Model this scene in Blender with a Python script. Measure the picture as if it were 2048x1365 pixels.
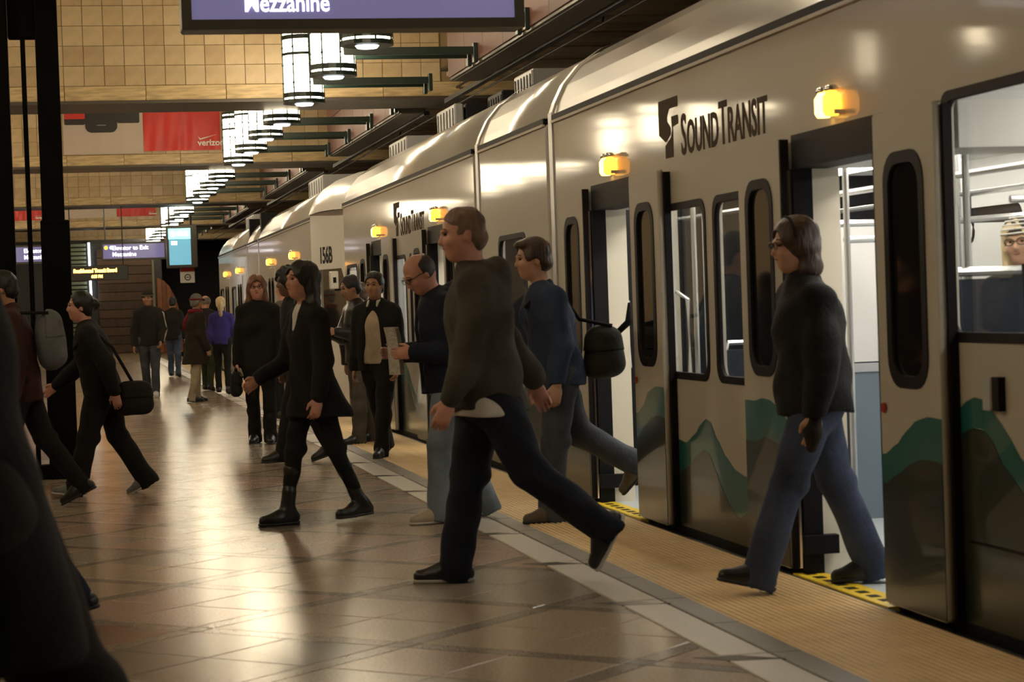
import bpy, bmesh, math, random
import numpy as np
from mathutils import Vector, Matrix

for o in list(bpy.data.objects):
    bpy.data.objects.remove(o)
C = bpy.context.scene.collection
SC = bpy.context.scene
RND = random.Random(7)

# ------------------------------------------------------------------ camera
FPX = 50 / 24 * 2048
YAW = math.atan(876 / FPX); PITCH = -math.atan(78 / FPX); ROLL = math.radians(2.0)
fw = Vector((math.sin(YAW) * math.cos(PITCH), math.cos(YAW) * math.cos(PITCH), math.sin(PITCH)))
r0 = fw.cross(Vector((0, 0, 1))).normalized(); u0 = r0.cross(fw)
rr = math.cos(ROLL) * r0 - math.sin(ROLL) * u0
uu = math.sin(ROLL) * r0 + math.cos(ROLL) * u0
cd = bpy.data.cameras.new('camera'); cam = bpy.data.objects.new('camera', cd); C.objects.link(cam)
cd.sensor_fit = 'HORIZONTAL'; cd.sensor_width = 24; cd.lens = 50
cd.clip_start = 0.1; cd.clip_end = 300
cam.matrix_world = Matrix(((rr.x, uu.x, -fw.x, 0), (rr.y, uu.y, -fw.y, 0), (rr.z, uu.z, -fw.z, 1.37), (0, 0, 0, 1)))
cd.dof.use_dof = True; cd.dof.focus_distance = 24.0; cd.dof.aperture_fstop = 4.0
SC.camera = cam

# ------------------------------------------------------------------ world, exposure
w = bpy.data.worlds.new('world'); SC.world = w; w.use_nodes = True
bg = w.node_tree.nodes['Background']
bg.inputs[0].default_value = (0.9, 0.75, 0.55, 1); bg.inputs[1].default_value = 0.015
SC.view_settings.view_transform = 'Standard'; SC.view_settings.look = 'None'
SC.view_settings.exposure = 0.55; SC.view_settings.gamma = 1.0
SC.view_settings.use_curve_mapping = False
SC.cycles.max_bounces = 7; SC.cycles.diffuse_bounces = 3; SC.cycles.glossy_bounces = 3; SC.cycles.transparent_max_bounces = 12

LAMP_COL = (1.0, 0.83, 0.56); LAMP_E = 19.0
TRAIN_COL = (1.0, 0.93, 0.82); TRAIN_E = 13.0

# ------------------------------------------------------------------ materials
MATS = {}
def mat(name, col=(0.5, 0.5, 0.5), rough=0.5, metal=0.0, coat=0.0, coat_rough=0.05, emit=None, es=0.0,
        var=0.0, vscale=6.0, bump=0.0, bscale=40.0, spec=0.5, trans=0.0, alpha=1.0, stretch=None, col2=None, rvar=0.0):
    if name in MATS: return MATS[name]
    m = bpy.data.materials.new(name); MATS[name] = m; m.use_nodes = True
    nt = m.node_tree; b = nt.nodes['Principled BSDF']
    b.inputs['Base Color'].default_value = (*col, 1); b.inputs['Roughness'].default_value = rough
    b.inputs['Metallic'].default_value = metal; b.inputs['Specular IOR Level'].default_value = spec
    b.inputs['Coat Weight'].default_value = coat; b.inputs['Coat Roughness'].default_value = coat_rough
    if trans: b.inputs['Transmission Weight'].default_value = trans
    if emit: b.inputs['Emission Color'].default_value = (*emit, 1); b.inputs['Emission Strength'].default_value = es
    if var or bump or rvar:
        tc = nt.nodes.new('ShaderNodeTexCoord'); mp = nt.nodes.new('ShaderNodeMapping')
        nt.links.new(tc.outputs['Object'], mp.inputs['Vector'])
        if stretch: mp.inputs['Scale'].default_value = stretch
        if var:
            n = nt.nodes.new('ShaderNodeTexNoise'); n.inputs['Scale'].default_value = vscale; n.inputs['Detail'].default_value = 5
            nt.links.new(mp.outputs[0], n.inputs['Vector'])
            r = nt.nodes.new('ShaderNodeValToRGB'); c2 = col2 or tuple(max(0, c * (1 - var)) for c in col)
            c1 = col if col2 else tuple(min(1, c * (1 + var)) for c in col)
            r.color_ramp.elements[0].position = 0.32; r.color_ramp.elements[1].position = 0.68
            r.color_ramp.elements[0].color = (*c2, 1); r.color_ramp.elements[1].color = (*c1, 1)
            nt.links.new(n.outputs['Fac'], r.inputs['Fac']); nt.links.new(r.outputs['Color'], b.inputs['Base Color'])
            if rvar:
                mr = nt.nodes.new('ShaderNodeMapRange'); mr.inputs['To Min'].default_value = max(0.02, rough - rvar); mr.inputs['To Max'].default_value = rough + rvar
                nt.links.new(n.outputs['Fac'], mr.inputs['Value']); nt.links.new(mr.outputs[0], b.inputs['Roughness'])
        if bump:
            n2 = nt.nodes.new('ShaderNodeTexNoise'); n2.inputs['Scale'].default_value = bscale; n2.inputs['Detail'].default_value = 4
            nt.links.new(mp.outputs[0], n2.inputs['Vector'])
            bp = nt.nodes.new('ShaderNodeBump'); bp.inputs['Strength'].default_value = bump; bp.inputs['Distance'].default_value = 0.02
            nt.links.new(n2.outputs['Fac'], bp.inputs['Height']); nt.links.new(bp.outputs[0], b.inputs['Normal'])
    return m

def glass(name, tint=(0.9, 0.95, 0.95), refl=0.05, op=0.0):
    """thin pane: mostly transparent, Fresnel reflection"""
    if name in MATS: return MATS[name]
    m = bpy.data.materials.new(name); MATS[name] = m; m.use_nodes = True; nt = m.node_tree
    nt.nodes.clear()
    out = nt.nodes.new('ShaderNodeOutputMaterial'); mix = nt.nodes.new('ShaderNodeMixShader')
    tr = nt.nodes.new('ShaderNodeBsdfTransparent'); gl = nt.nodes.new('ShaderNodeBsdfGlossy'); fr = nt.nodes.new('ShaderNodeFresnel')
    tr.inputs[0].default_value = (*tint, 1); gl.inputs['Roughness'].default_value = 0.02; fr.inputs[0].default_value = 1.5
    ge = nt.nodes.new('ShaderNodeNewGeometry'); mr = nt.nodes.new('ShaderNodeMapRange')
    mr.inputs['To Min'].default_value = 1.45; mr.inputs['To Max'].default_value = 1 / 1.45
    nt.links.new(ge.outputs['Backfacing'], mr.inputs['Value']); nt.links.new(mr.outputs[0], fr.inputs[0])
    nt.links.new(fr.outputs[0], mix.inputs[0]); nt.links.new(tr.outputs[0], mix.inputs[1]); nt.links.new(gl.outputs[0], mix.inputs[2])
    nt.links.new(mix.outputs[0], out.inputs[0])
    return m

# ------------------------------------------------------------------ object helpers
def tag(o, label=None, cat=None, group=None, kind=None):
    if label: o['label'] = label
    if cat: o['category'] = cat
    if group: o['group'] = group
    if kind: o['kind'] = kind
    return o
def empty(name, loc=(0, 0, 0), label=None, cat=None, group=None, kind=None, rz=0):
    o = bpy.data.objects.new(name, None); C.objects.link(o); o.location = loc; o.rotation_euler.z = rz
    o.empty_display_size = 0.1
    return tag(o, label, cat, group, kind)
def link(name, me, m, parent=None, smooth=False):
    o = bpy.data.objects.new(name, me); C.objects.link(o)
    if m is not None and not me.materials: me.materials.append(m)
    if parent is not None: o.parent = parent
    if smooth: me.polygons.foreach_set('use_smooth', [True] * len(me.polygons))
    return o

class MB:
    def __init__(s): s.v = []; s.f = []
    def add(s, vs, fs):
        n = len(s.v); s.v += [tuple(p) for p in vs]; s.f += [tuple(i + n for i in f) for f in fs]; return s
    def box(s, x0, x1, y0, y1, z0, z1, ch=0.0):
        if ch <= 0:
            vs = [(x, y, z) for z in (z0, z1) for y in (y0, y1) for x in (x0, x1)]
            return s.add(vs, [(0, 2, 3, 1), (4, 5, 7, 6), (0, 1, 5, 4), (2, 6, 7, 3), (0, 4, 6, 2), (1, 3, 7, 5)])
        # chamfered box, 24 verts
        X = (x0, x1); Y = (y0, y1); Z = (z0, z1); vs = []; idx = {}
        for i in (0, 1):
            for j in (0, 1):
                for k in (0, 1):
                    sx, sy, sz = (1 - 2 * i), (1 - 2 * j), (1 - 2 * k)
                    for ax in range(3):
                        p = [X[i] + sx * ch, Y[j] + sy * ch, Z[k] + sz * ch]; p[ax] = (X[i], Y[j], Z[k])[ax]
                        idx[i, j, k, ax] = len(vs); vs.append(tuple(p))
        fs = []
        for ax in range(3):
            a, b = [q for q in range(3) if q != ax]
            for e in (0, 1):
                def g(u, v):
                    c = [0, 0, 0]; c[ax] = e; c[a] = u; c[b] = v; return idx[c[0], c[1], c[2], ax]
                fs.append((g(0, 0), g(1, 0), g(1, 1), g(0, 1)))
        for ax in range(3):       # edges along ax
            a, b = [q for q in range(3) if q != ax]
            for u in (0, 1):
                for v in (0, 1):
                    def g(t, f):
                        c = [0, 0, 0]; c[ax] = t; c[a] = u; c[b] = v; return idx[c[0], c[1], c[2], f]
                    fs.append((g(0, a), g(1, a), g(1, b), g(0, b)))
        for i in (0, 1):
            for j in (0, 1):
                for k in (0, 1): fs.append(tuple(idx[i, j, k, q] for q in range(3)))
        return s.add(vs, fs)
    def tube(s, pts, r, n=8, cap=True):
        pts = [Vector(p) for p in pts]; rs = r if isinstance(r, (list, tuple)) else [r] * len(pts)
        rings = []; up = None
        for i, p in enumerate(pts):
            t = (pts[min(i + 1, len(pts) - 1)] - pts[max(i - 1, 0)]).normalized()
            if up is None:
                up = Vector((0, 0, 1)) if abs(t.z) < 0.9 else Vector((1, 0, 0))
            a = t.cross(up)
            if a.length < 1e-5: a = t.cross(Vector((0, 1, 0)))
            a.normalize(); b = t.cross(a).normalized(); up = -b if False else up
            rings.append([p + (a * math.cos(2 * math.pi * k / n) + b * math.sin(2 * math.pi * k / n)) * rs[i] for k in range(n)])
        vs = [q for rg in rings for q in rg]; fs = []
        for i in range(len(rings) - 1):
            for k in range(n):
                k2 = (k + 1) % n; fs.append((i * n + k, i * n + k2, (i + 1) * n + k2, (i + 1) * n + k))
        if cap: fs += [tuple(range(n - 1, -1, -1)), tuple((len(rings) - 1) * n + k for k in range(n))]
        return s.add(vs, fs)
    def lathe(s, prof, c=(0, 0, 0), n=16, axis='z'):
        vs = []; fs = []
        for (r, z) in prof:
            for k in range(n):
                a = 2 * math.pi * k / n; q = (r * math.cos(a), r * math.sin(a), z)
                if axis == 'x': q = (q[2], q[0], q[1])
                if axis == 'y': q = (q[0], q[2], q[1])
                vs.append((c[0] + q[0], c[1] + q[1], c[2] + q[2]))
        for i in range(len(prof) - 1):
            for k in range(n):
                k2 = (k + 1) % n; fs.append((i * n + k, i * n + k2, (i + 1) * n + k2, (i + 1) * n + k))
        fs += [tuple(range(n - 1, -1, -1)), tuple((len(prof) - 1) * n + k for k in range(n))]
        return s.add(vs, fs)
    def ball(s, c, r, n=10, m=6, R=None):
        rx, ry, rz = r if isinstance(r, (tuple, list)) else (r, r, r); vs = []; fs = []
        for i in range(m + 1):
            th = math.pi * i / m
            for k in range(n):
                a = 2 * math.pi * k / n
                q = Vector((rx * math.sin(th) * math.cos(a), ry * math.sin(th) * math.sin(a), rz * math.cos(th)))
                if R is not None: q = R @ q
                vs.append((c[0] + q.x, c[1] + q.y, c[2] + q.z))
        for i in range(m):
            for k in range(n):
                k2 = (k + 1) % n; fs.append((i * n + k, (i + 1) * n + k, (i + 1) * n + k2, i * n + k2))
        return s.add(vs, fs)
    def prism(s, poly, f):      # poly of (u,v); f(u,v,w)->xyz for w in 0,1
        n = len(poly); vs = [f(u, v, 0) for u, v in poly] + [f(u, v, 1) for u, v in poly]
        fs = [tuple(range(n)), tuple(range(2 * n - 1, n - 1, -1))] + [(i, i + n, (i + 1) % n + n, (i + 1) % n) for i in range(n)]
        return s.add(vs, fs)
    def mesh(s, name, recalc=True):
        me = bpy.data.meshes.new(name); me.from_pydata(s.v, [], s.f)
        if recalc:
            bm = bmesh.new(); bm.from_mesh(me)
            bmesh.ops.remove_doubles(bm, verts=bm.verts, dist=1e-6)
            bmesh.ops.recalc_face_normals(bm, faces=bm.faces); bm.to_mesh(me); bm.free()
        return me
    def build(s, name, m, parent=None, smooth=False):
        return link(name, s.mesh(name), m, parent, smooth)

def B(name, m, parent, *a, **k):
    return MB().box(*a, **k).build(name, m, parent)

def rrect(u0, u1, v0, v1, r, n=5):
    r = min(r, (u1 - u0) / 2 - 1e-4, (v1 - v0) / 2 - 1e-4); P = []
    for cx, cy, a0 in ((u1 - r, v1 - r, 0), (u0 + r, v1 - r, 90), (u0 + r, v0 + r, 180), (u1 - r, v0 + r, 270)):
        for i in range(n + 1):
            a = math.radians(a0 + 90 * i / n); P.append((cx + r * math.cos(a), cy + r * math.sin(a)))
    return P

def panel_mesh(name, outer, holes, f, th):
    """flat panel with holes in its own (u,v) plane; f maps (u,v,w) to world; w runs 0..th"""
    cu = bpy.data.curves.new(name, 'CURVE'); cu.dimensions = '2D'; cu.fill_mode = 'BOTH'; cu.extrude = 0.5
    for poly in [outer] + list(holes):
        sp = cu.splines.new('POLY'); sp.points.add(len(poly) - 1); sp.use_cyclic_u = True
        for p, (u, v) in zip(sp.points, poly): p.co = (u, v, 0, 1)
    ob = bpy.data.objects.new(name, cu)
    me = bpy.data.meshes.new_from_object(ob)
    bpy.data.objects.remove(ob); bpy.data.curves.remove(cu)
    for v in me.vertices: v.co = f(v.co.x, v.co.y, (v.co.z + 0.5) * th)
    bm = bmesh.new(); bm.from_mesh(me); bmesh.ops.remove_doubles(bm, verts=bm.verts, dist=1e-5)
    bmesh.ops.recalc_face_normals(bm, faces=bm.faces); bm.to_mesh(me); bm.free()
    return me
def panel(name, m, parent, outer, holes, f, th):
    return link(name, panel_mesh(name, outer, holes, f, th), m, parent)

FONT = bpy.data.fonts.get('Bfont Regular') or (bpy.data.fonts[0] if bpy.data.fonts else None)
def text(name, s, size, f, m, parent=None, align='LEFT', sx=1.0, ex=0.004, bold=0.0, shear=0.0):
    """text laid in its own (u,v) plane, mapped by f(u,v,w)"""
    cu = bpy.data.curves.new(name, 'FONT'); cu.body = s; cu.size = size; cu.align_x = align
    cu.extrude = ex / 2; cu.offset = bold; cu.shear = shear; cu.resolution_u = 3
    ob = bpy.data.objects.new(name, cu)
    me = bpy.data.meshes.new_from_object(ob); bpy.data.objects.remove(ob); bpy.data.curves.remove(cu)
    for v in me.vertices: v.co = f(v.co.x * sx, v.co.y, v.co.z)
    bm = bmesh.new(); bm.from_mesh(me); bmesh.ops.recalc_face_normals(bm, faces=bm.faces); bm.to_mesh(me); bm.free()
    me.materials.clear()
    return link(name, me, m, parent)
def bb_text_width(o): 
    xs = [v.co.x for v in o.data.vertices]; return max(xs) - min(xs)

def copy_tree(o, parent=None):
    c = o.copy(); C.objects.link(c); c.parent = parent
    for ch in o.children: copy_tree(ch, c)
    return c
# ================================================================== STRUCTURE
XE = 3.39          # platform edge
M_tile = [mat('travertine_a', (0.45, 0.335, 0.185), 0.45, var=0.12, vscale=5), mat('travertine_b', (0.485, 0.37, 0.215), 0.45, var=0.12, vscale=5),
          mat('travertine_c', (0.41, 0.295, 0.16), 0.45, var=0.14, vscale=5)]
M_ledge = mat('ledge_stone', (0.50, 0.37, 0.19), 0.5, var=0.3, vscale=3, stretch=(1, 1, 9), bump=0.1, bscale=20)
M_grout = mat('grout', (0.26, 0.18, 0.09), 0.8)
M_soffit = mat('dark_bronze_soffit', (0.07, 0.055, 0.04), 0.45)
M_red = [mat('red_granite_a', (0.075, 0.022, 0.011), 0.6, var=0.2, vscale=60), mat('red_granite_b', (0.10, 0.032, 0.015), 0.6, var=0.2, vscale=60)]
M_plank = [mat('track_board_a', (0.42, 0.31, 0.20), 0.55, var=0.15), mat('track_board_b', (0.32, 0.23, 0.15), 0.55, var=0.15)]
M_black = mat('black_trim', (0.012, 0.012, 0.012), 0.4)
M_dark = mat('dark_wall', (0.045, 0.035, 0.028), 0.7, var=0.2, vscale=2)
M_ceil = mat('ceiling_plaster', (0.45, 0.36, 0.24), 0.8)
M_green = mat('dark_green_steel', (0.012, 0.028, 0.022), 0.35)

G = [mat('granite_tan', (0.37, 0.29, 0.205), 0.20, var=0.18, vscale=70, rvar=0.05, bump=0.02, bscale=3, spec=0.24),
     mat('granite_rose', (0.37, 0.265, 0.2), 0.20, var=0.20, vscale=70, rvar=0.05, bump=0.02, bscale=3, spec=0.24),
     mat('granite_grey', (0.31, 0.265, 0.21), 0.20, var=0.2, vscale=80, rvar=0.05, bump=0.02, bscale=3, spec=0.24),
     mat('granite_dark', (0.15, 0.128, 0.1), 0.20, var=0.25, vscale=90, rvar=0.05, bump=0.02, bscale=3, spec=0.24),
     mat('granite_redbrown', (0.24, 0.135, 0.085), 0.20, var=0.2, vscale=90, rvar=0.05, bump=0.02, bscale=3, spec=0.24),
     mat('granite_band', (0.22, 0.18, 0.138), 0.20, var=0.2, vscale=90, rvar=0.05, bump=0.02, bscale=3, spec=0.24)]
M_bgrey = mat('border_granite_grey', (0.28, 0.26, 0.23), 0.35, var=0.15, vscale=90)
M_bwhite = mat('border_granite_white', (0.60, 0.56, 0.50), 0.35, var=0.1, vscale=90)
M_tact = mat('tactile_yellow', (0.74, 0.54, 0.27), 0.5, var=0.08, vscale=5)
M_conc = mat('platform_concrete', (0.16, 0.14, 0.12), 0.8)

floor = empty('floor', kind='structure')
B('floor_slab', M_grout, floor, -9.0, XE - 0.02, -12, 90, -0.55, -0.016)

# --- diamond paving: lattice vertices at (0.47+0.785k, 8.6+0.785m), k+m odd ; each diamond is 2x2 tiles + dark strips
HD = 0.785; SB = HD * math.sqrt(2); ST = 0.105; TS = (SB - ST) / 2
E1 = Vector((math.sqrt(.5), math.sqrt(.5))); E2 = Vector((-math.sqrt(.5), math.sqrt(.5)))
XB = 2.345        # paving ends at the border
def clip_x(poly, xm):
    out = []
    for i in range(len(poly)):
        a, b = poly[i], poly[(i + 1) % len(poly)]
        if a[0] <= xm: out.append(a)
        if (a[0] <= xm) != (b[0] <= xm):
            t = (xm - a[0]) / (b[0] - a[0]); out.append((xm, a[1] + t * (b[1] - a[1])))
    return out
def slab(mb, poly, z0=-0.012, z1=0.0, ch=0.003):
    n = len(poly); cx = sum(p[0] for p in poly) / n; cy = sum(p[1] for p in poly) / n
    def sh(p, d):
        v = Vector((p[0] - cx, p[1] - cy)); l = max(v.length, 1e-4); v *= max(0, (l - d)) / l; return (cx + v.x, cy + v.y)
    vs = [(*p, z0) for p in poly] + [(*p, z1 - ch) for p in poly] + [(*sh(p, ch * 1.4), z1) for p in poly]
    fs = []
    for i in range(n):
        j = (i + 1) % n; fs += [(i, j, n + j, n + i), (n + i, n + j, 2 * n + j, 2 * n + i)]
    fs.append(tuple(2 * n + i for i in range(n)))
    mb.add(vs, fs)
shared = {}
def put_tile(name, kind, key, local, c, m, far):
    """local polygon about c; interior tiles share mesh data"""
    poly = [(c[0] + p[0], c[1] + p[1]) for p in local]
    if max(p[0] for p in poly) > XB:
        poly = clip_x(poly, XB)
        if len(poly) < 3 or (max(p[0] for p in poly) - min(p[0] for p in poly)) < 0.02: return
        key = None
    if far is not None:
        slab(far.setdefault(m.name, MB()), poly); return
    if key is None:
        mb = MB(); cc = (sum(p[0] for p in poly) / len(poly), sum(p[1] for p in poly) / len(poly))
        slab(mb, [(p[0] - cc[0], p[1] - cc[1]) for p in poly]); me = mb.mesh(name); me.materials.append(m); o = link(name, me, None, floor); o.location = (*cc, 0); return
    if (key, m.name) not in shared:
        mb = MB(); slab(mb, local); me = mb.mesh(name); me.materials.append(m); shared[key, m.name] = me
    o = link(name, shared[key, m.name], None, floor); o.location = (c[0], c[1], 0)
gap = 0.003
def rect(e1, e2, a, b): return [tuple(e1 * (sa * a) + e2 * (sb * b)) for sa, sb in ((-1, -1), (1, -1), (1, 1), (-1, 1))]
far_floor = {}
rt = random.Random(3)
for k in range(-9, 5):
    for m_ in range(-12, 70):
        if (k + m_) % 2: continue
        cx, cy = 0.47 + HD * k, 8.6 + HD * m_
        if cx - HD > XB or cx < -5.5: continue
        c = Vector((cx, cy))
        near = (4.2 < cy < 15.6) and cx > -2.0 and cx > -0.9 - 0.02 * cy
        fr = None if near else far_floor
        base = rt.choice([0, 0, 1, 1, 2, 0, 1])
        if (k, m_) == (0, 0): base = 3
        elif (k, m_) == (-1, 1): base = 4
        elif rt.random() < 0.10: base = rt.choice([3, 4, 2])
        cc = c - (E1 + E2) * (ST / 2)
        for i in (-1, 1):
            for j in (-1, 1):
                g = base
                if base < 3 and rt.random() < 0.3: g = rt.choice([0, 1, 2])
                q = cc + E1 * (i * TS / 2) + E2 * (j * TS / 2)
                put_tile('paving_tile', 't', 't', rect(E1, E2, TS / 2 - gap, TS / 2 - gap), q, G[g], fr)
        q = cc + E1 * (TS + ST / 2); put_tile('paving_strip', 's', 's1', rect(E1, E2, ST / 2 - gap, TS - gap), q, G[5], fr)
        q = cc + E2 * (TS + ST / 2); put_tile('paving_strip', 's', 's2', rect(E1, E2, TS - gap, ST / 2 - gap), q, G[5], fr)
        q = cc + (E1 + E2) * (TS + ST / 2); put_tile('paving_corner', 'c', 'c', rect(E1, E2, ST / 2 - gap, ST / 2 - gap), q, G[3], fr)
for nm, mb in far_floor.items():
    o = mb.build('far_paving', MATS[nm], floor); o['kind'] = 'stuff'
# --- border: white stones with dark points, grey band, tactile strip
bw = MB().box(-0.095, 0.095, -0.773, 0.773, -0.012, 0.001, ch=0.003).mesh('border_stone'); bw.materials.append(M_bwhite)
pt = MB(); slab(pt, [(-0.12, 0.0), (0.0, -0.13), (0.20, -0.16), (0.06, -0.02)], -0.011, 0.0022, 0.001); pt = pt.mesh('border_point'); pt.materials.append(G[3])
bg_ = MB().box(-0.062, 0.062, -0.388, 0.388, -0.012, 0.001, ch=0.003).mesh('grey_border_stone'); bg_.materials.append(M_bgrey)
for i in range(-2, 44):
    y = 7.75 + 1.57 * i
    if i < 40:
        o = link('white_border_stone', bw, None, floor); o.location = (2.345 + 0.105, y + 0.785, 0)
        o = link('dark_border_point', pt, None, floor); o.location = (2.345 + 0.02, y, 0)
        for j in (0, 1):
            o = link('grey_border_stone', bg_, None, floor); o.location = (2.62, y + 0.39 + 0.785 * j, 0)
tm = MB().box(-0.335, 0.335, -0.303, 0.303, -0.012, -0.002)
for i in range(20):
    x = -0.315 + i * 0.0332
    tm.add([(x - 0.011, -0.303, -0.002), (x + 0.011, -0.303, -0.002), (x + 0.006, -0.303, 0.005), (x - 0.006, -0.303, 0.005),
            (x - 0.011, 0.303, -0.002), (x + 0.011, 0.303, -0.002), (x + 0.006, 0.303, 0.005), (x - 0.006, 0.303, 0.005)],
           [(0, 1, 2, 3), (7, 6, 5, 4), (3, 2, 6, 7), (0, 3, 7, 4), (1, 5, 6, 2)])
tm = tm.mesh('tactile_tile'); tm.materials.append(M_tact)
for i in range(-2, 96):
    o = link('tactile_tile', tm, None, floor); o.location = (3.02, 4.0 + 0.61 * i, 0)
B('platform_coping', M_black, floor, 3.36, XE, -12, 90, -0.4, -0.004)

# --- track bed below the train
tb = empty('track_bed', kind='structure')
B('bed', M_conc, tb, XE - 0.02, 9.0, -12, 95, -1.2, -0.62)
for x in (4.05, 5.49): B('rail', mat('rail_steel', (0.2, 0.18, 0.17), 0.35, 0.9), tb, x - 0.035, x + 0.035, -12, 95, -0.62, -0.48)

# --- outer walls and ceiling
wl = empty('wall_left', kind='structure'); B('wall_face', M_ceil, wl, -9.2, -9.0, -12, 90, -0.5, 6.4)
wr = empty('wall_right', kind='structure'); B('wall_face', M_dark, wr, 9.0, 9.2, -12, 95, -1.2, 6.4)
wb = empty('wall_back', kind='structure'); B('wall_face', M_ceil, wb, -9.2, 9.2, -12.2, -12, -1.2, 6.4)
wf = empty('wall_far', kind='structure')
B('wall_face', M_dark, wf, -9.2, 3.3, 90, 90.2, -0.5, 6.4)
B('tunnel_end', M_black, wf, 3.3, 9.2, 95, 95.2, -1.2, 6.4)
ce = empty('ceiling', kind='structure'); B('ceiling_slab', M_ceil, ce, -9.2, 9.2, -12, 95, 6.2, 6.4)

# --- transverse beams faced with stone tiles
BEAMS = [2.6, 15.2, 28.5, 40.7, 55.0, 68.6, 82.0]
TW = 0.2625
tms = []
for m in M_tile:
    me = MB().box(-TW / 2 + .003, TW / 2 - .003, -0.02, 0.0, -TW / 2 + .003, TW / 2 - .003, ch=0.003).mesh('beam_tile'); me.materials.append(m); tms.append(me)
lme = []
for L in (1.05,):
    me = MB().box(-L / 2 + .003, L / 2 - .003, -0.05, 0.0, -0.095, 0.095, ch=0.006).mesh('ledge_stone'); me.materials.append(M_ledge); lme.append(me)
rb = random.Random(11)
for bi, yb in enumerate(BEAMS):
    bm_ = empty('trim_%d' % (bi + 1), (0, yb, 0), kind='structure')
    B('beam_core', M_grout, bm_, -9.0, 9.0, 0.0, 1.25, 4.20, 6.2)
    B('beam_soffit', M_soffit, bm_, -9.0, 9.0, -0.03, 1.28, 4.15, 4.20)
    x = -2.1 if bi >= 2 else 99
    while x < 8.2:
        o = link('ledge_stone', lme[0], None, bm_); o.location = (x + 0.525 + rb.uniform(-.001, .001), 0, 4.285); x += 1.05
    if bi < 2: continue
    x0, x1 = (-2.1, 5.25) if bi < 5 else (-2.1, 5.0)
    nz = {2: 5, 3: 5, 4: 4, 5: 4, 6: 3}[bi]
    if bi >= 5:      # too far to tell single tiles apart: double-size stones
        me = [MB().box(-TW + .004, TW - .004, -0.02, 0.0, -TW + .004, TW - .004, ch=0.003).mesh('beam_tile') for _ in M_tile]
        for q, m in zip(me, M_tile): q.materials.append(m)
        stp, nz = 2 * TW, 2
    else: me, stp = tms, TW
    nx = int((x1 - x0) / stp)
    for i in range(nx):
        for j in range(nz):
            o = link('beam_tile', rb.choice(me), None, bm_); o.location = (x0 + stp * (i + .5), 0, 4.385 + stp * (j + .5))
# --- bulkheads of red granite above the track edge, with dark soffits
seg = [(4.2, 12.8), (16.7, 25.7), (29.9, 38.2), (42.2, 52.4), (56.6, 66.0)]
for si, (ya, yb) in enumerate(seg):
    bh = empty('wall_bulkhead', kind='structure')
    B('bulkhead_core', M_soffit, bh, 4.62, 5.0, ya, yb, 4.10, 6.2)
    n = max(2, round((yb - ya) / 1.12)); L = (yb - ya) / n
    for i in range(n):
        for j in range(2):
            B('granite_panel', M_red[(i + j) % 2], bh, 4.598, 4.622, ya + L * i + .004, ya + L * (i + 1) - .004, 4.13 + .62 * j, 4.13 + .62 * (j + 1) - .008, ch=0.004)
    B('edge_trim', M_black, bh, 4.98, 5.06, ya, yb + 2.5, 4.06, 4.12)
    B('soffit_panel', mat('soffit_panel', (0.10, 0.08, 0.065), 0.4), bh, 4.66, 4.97, ya + .02, yb - .02, 4.09, 4.11)
# --- boarded ceiling over the track
tc_ = empty('ceiling_track', kind='structure')
pm = []
for m in M_plank:
    me = MB().box(5.0, 9.0, -0.215, 0.215, -0.03, 0.03, ch=0.008).mesh('ceiling_board'); me.materials.append(m); pm.append(me)
y = 5.0
i = 0
while y < 67:
    if not any(b - 0.3 < y < b + 1.5 for b in BEAMS):
        o = link('ceiling_board', pm[i % 2 if rb.random() < .7 else rb.randrange(2)], None, tc_); o.location = (0, y, 4.44 + (0.02 if i % 3 == 0 else 0))
    y += 0.44; i += 1
B('backing', M_black, tc_, 5.0, 9.0, -12, 95, 4.52, 4.56)
# overhead wire
ow = empty('overhead_wire', label='thin overhead contact wire hung above the train roofs', cat='wire')
mb = MB().tube([(5.1, 2, 4.02), (5.1, 30, 4.02), (5.1, 80, 4.02)], 0.012, 6); mb.build('contact_wire', M_black, ow)
mb = MB().tube([(5.2, 2, 4.3), (5.2, 80, 4.3)], 0.015, 6); mb.build('messenger_wire', M_black, ow)
for yy in (20, 33, 46, 60): MB().tube([(5.1, yy, 4.02), (5.2, yy, 4.42)], 0.012, 6).build('hanger', M_black, ow)

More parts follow.
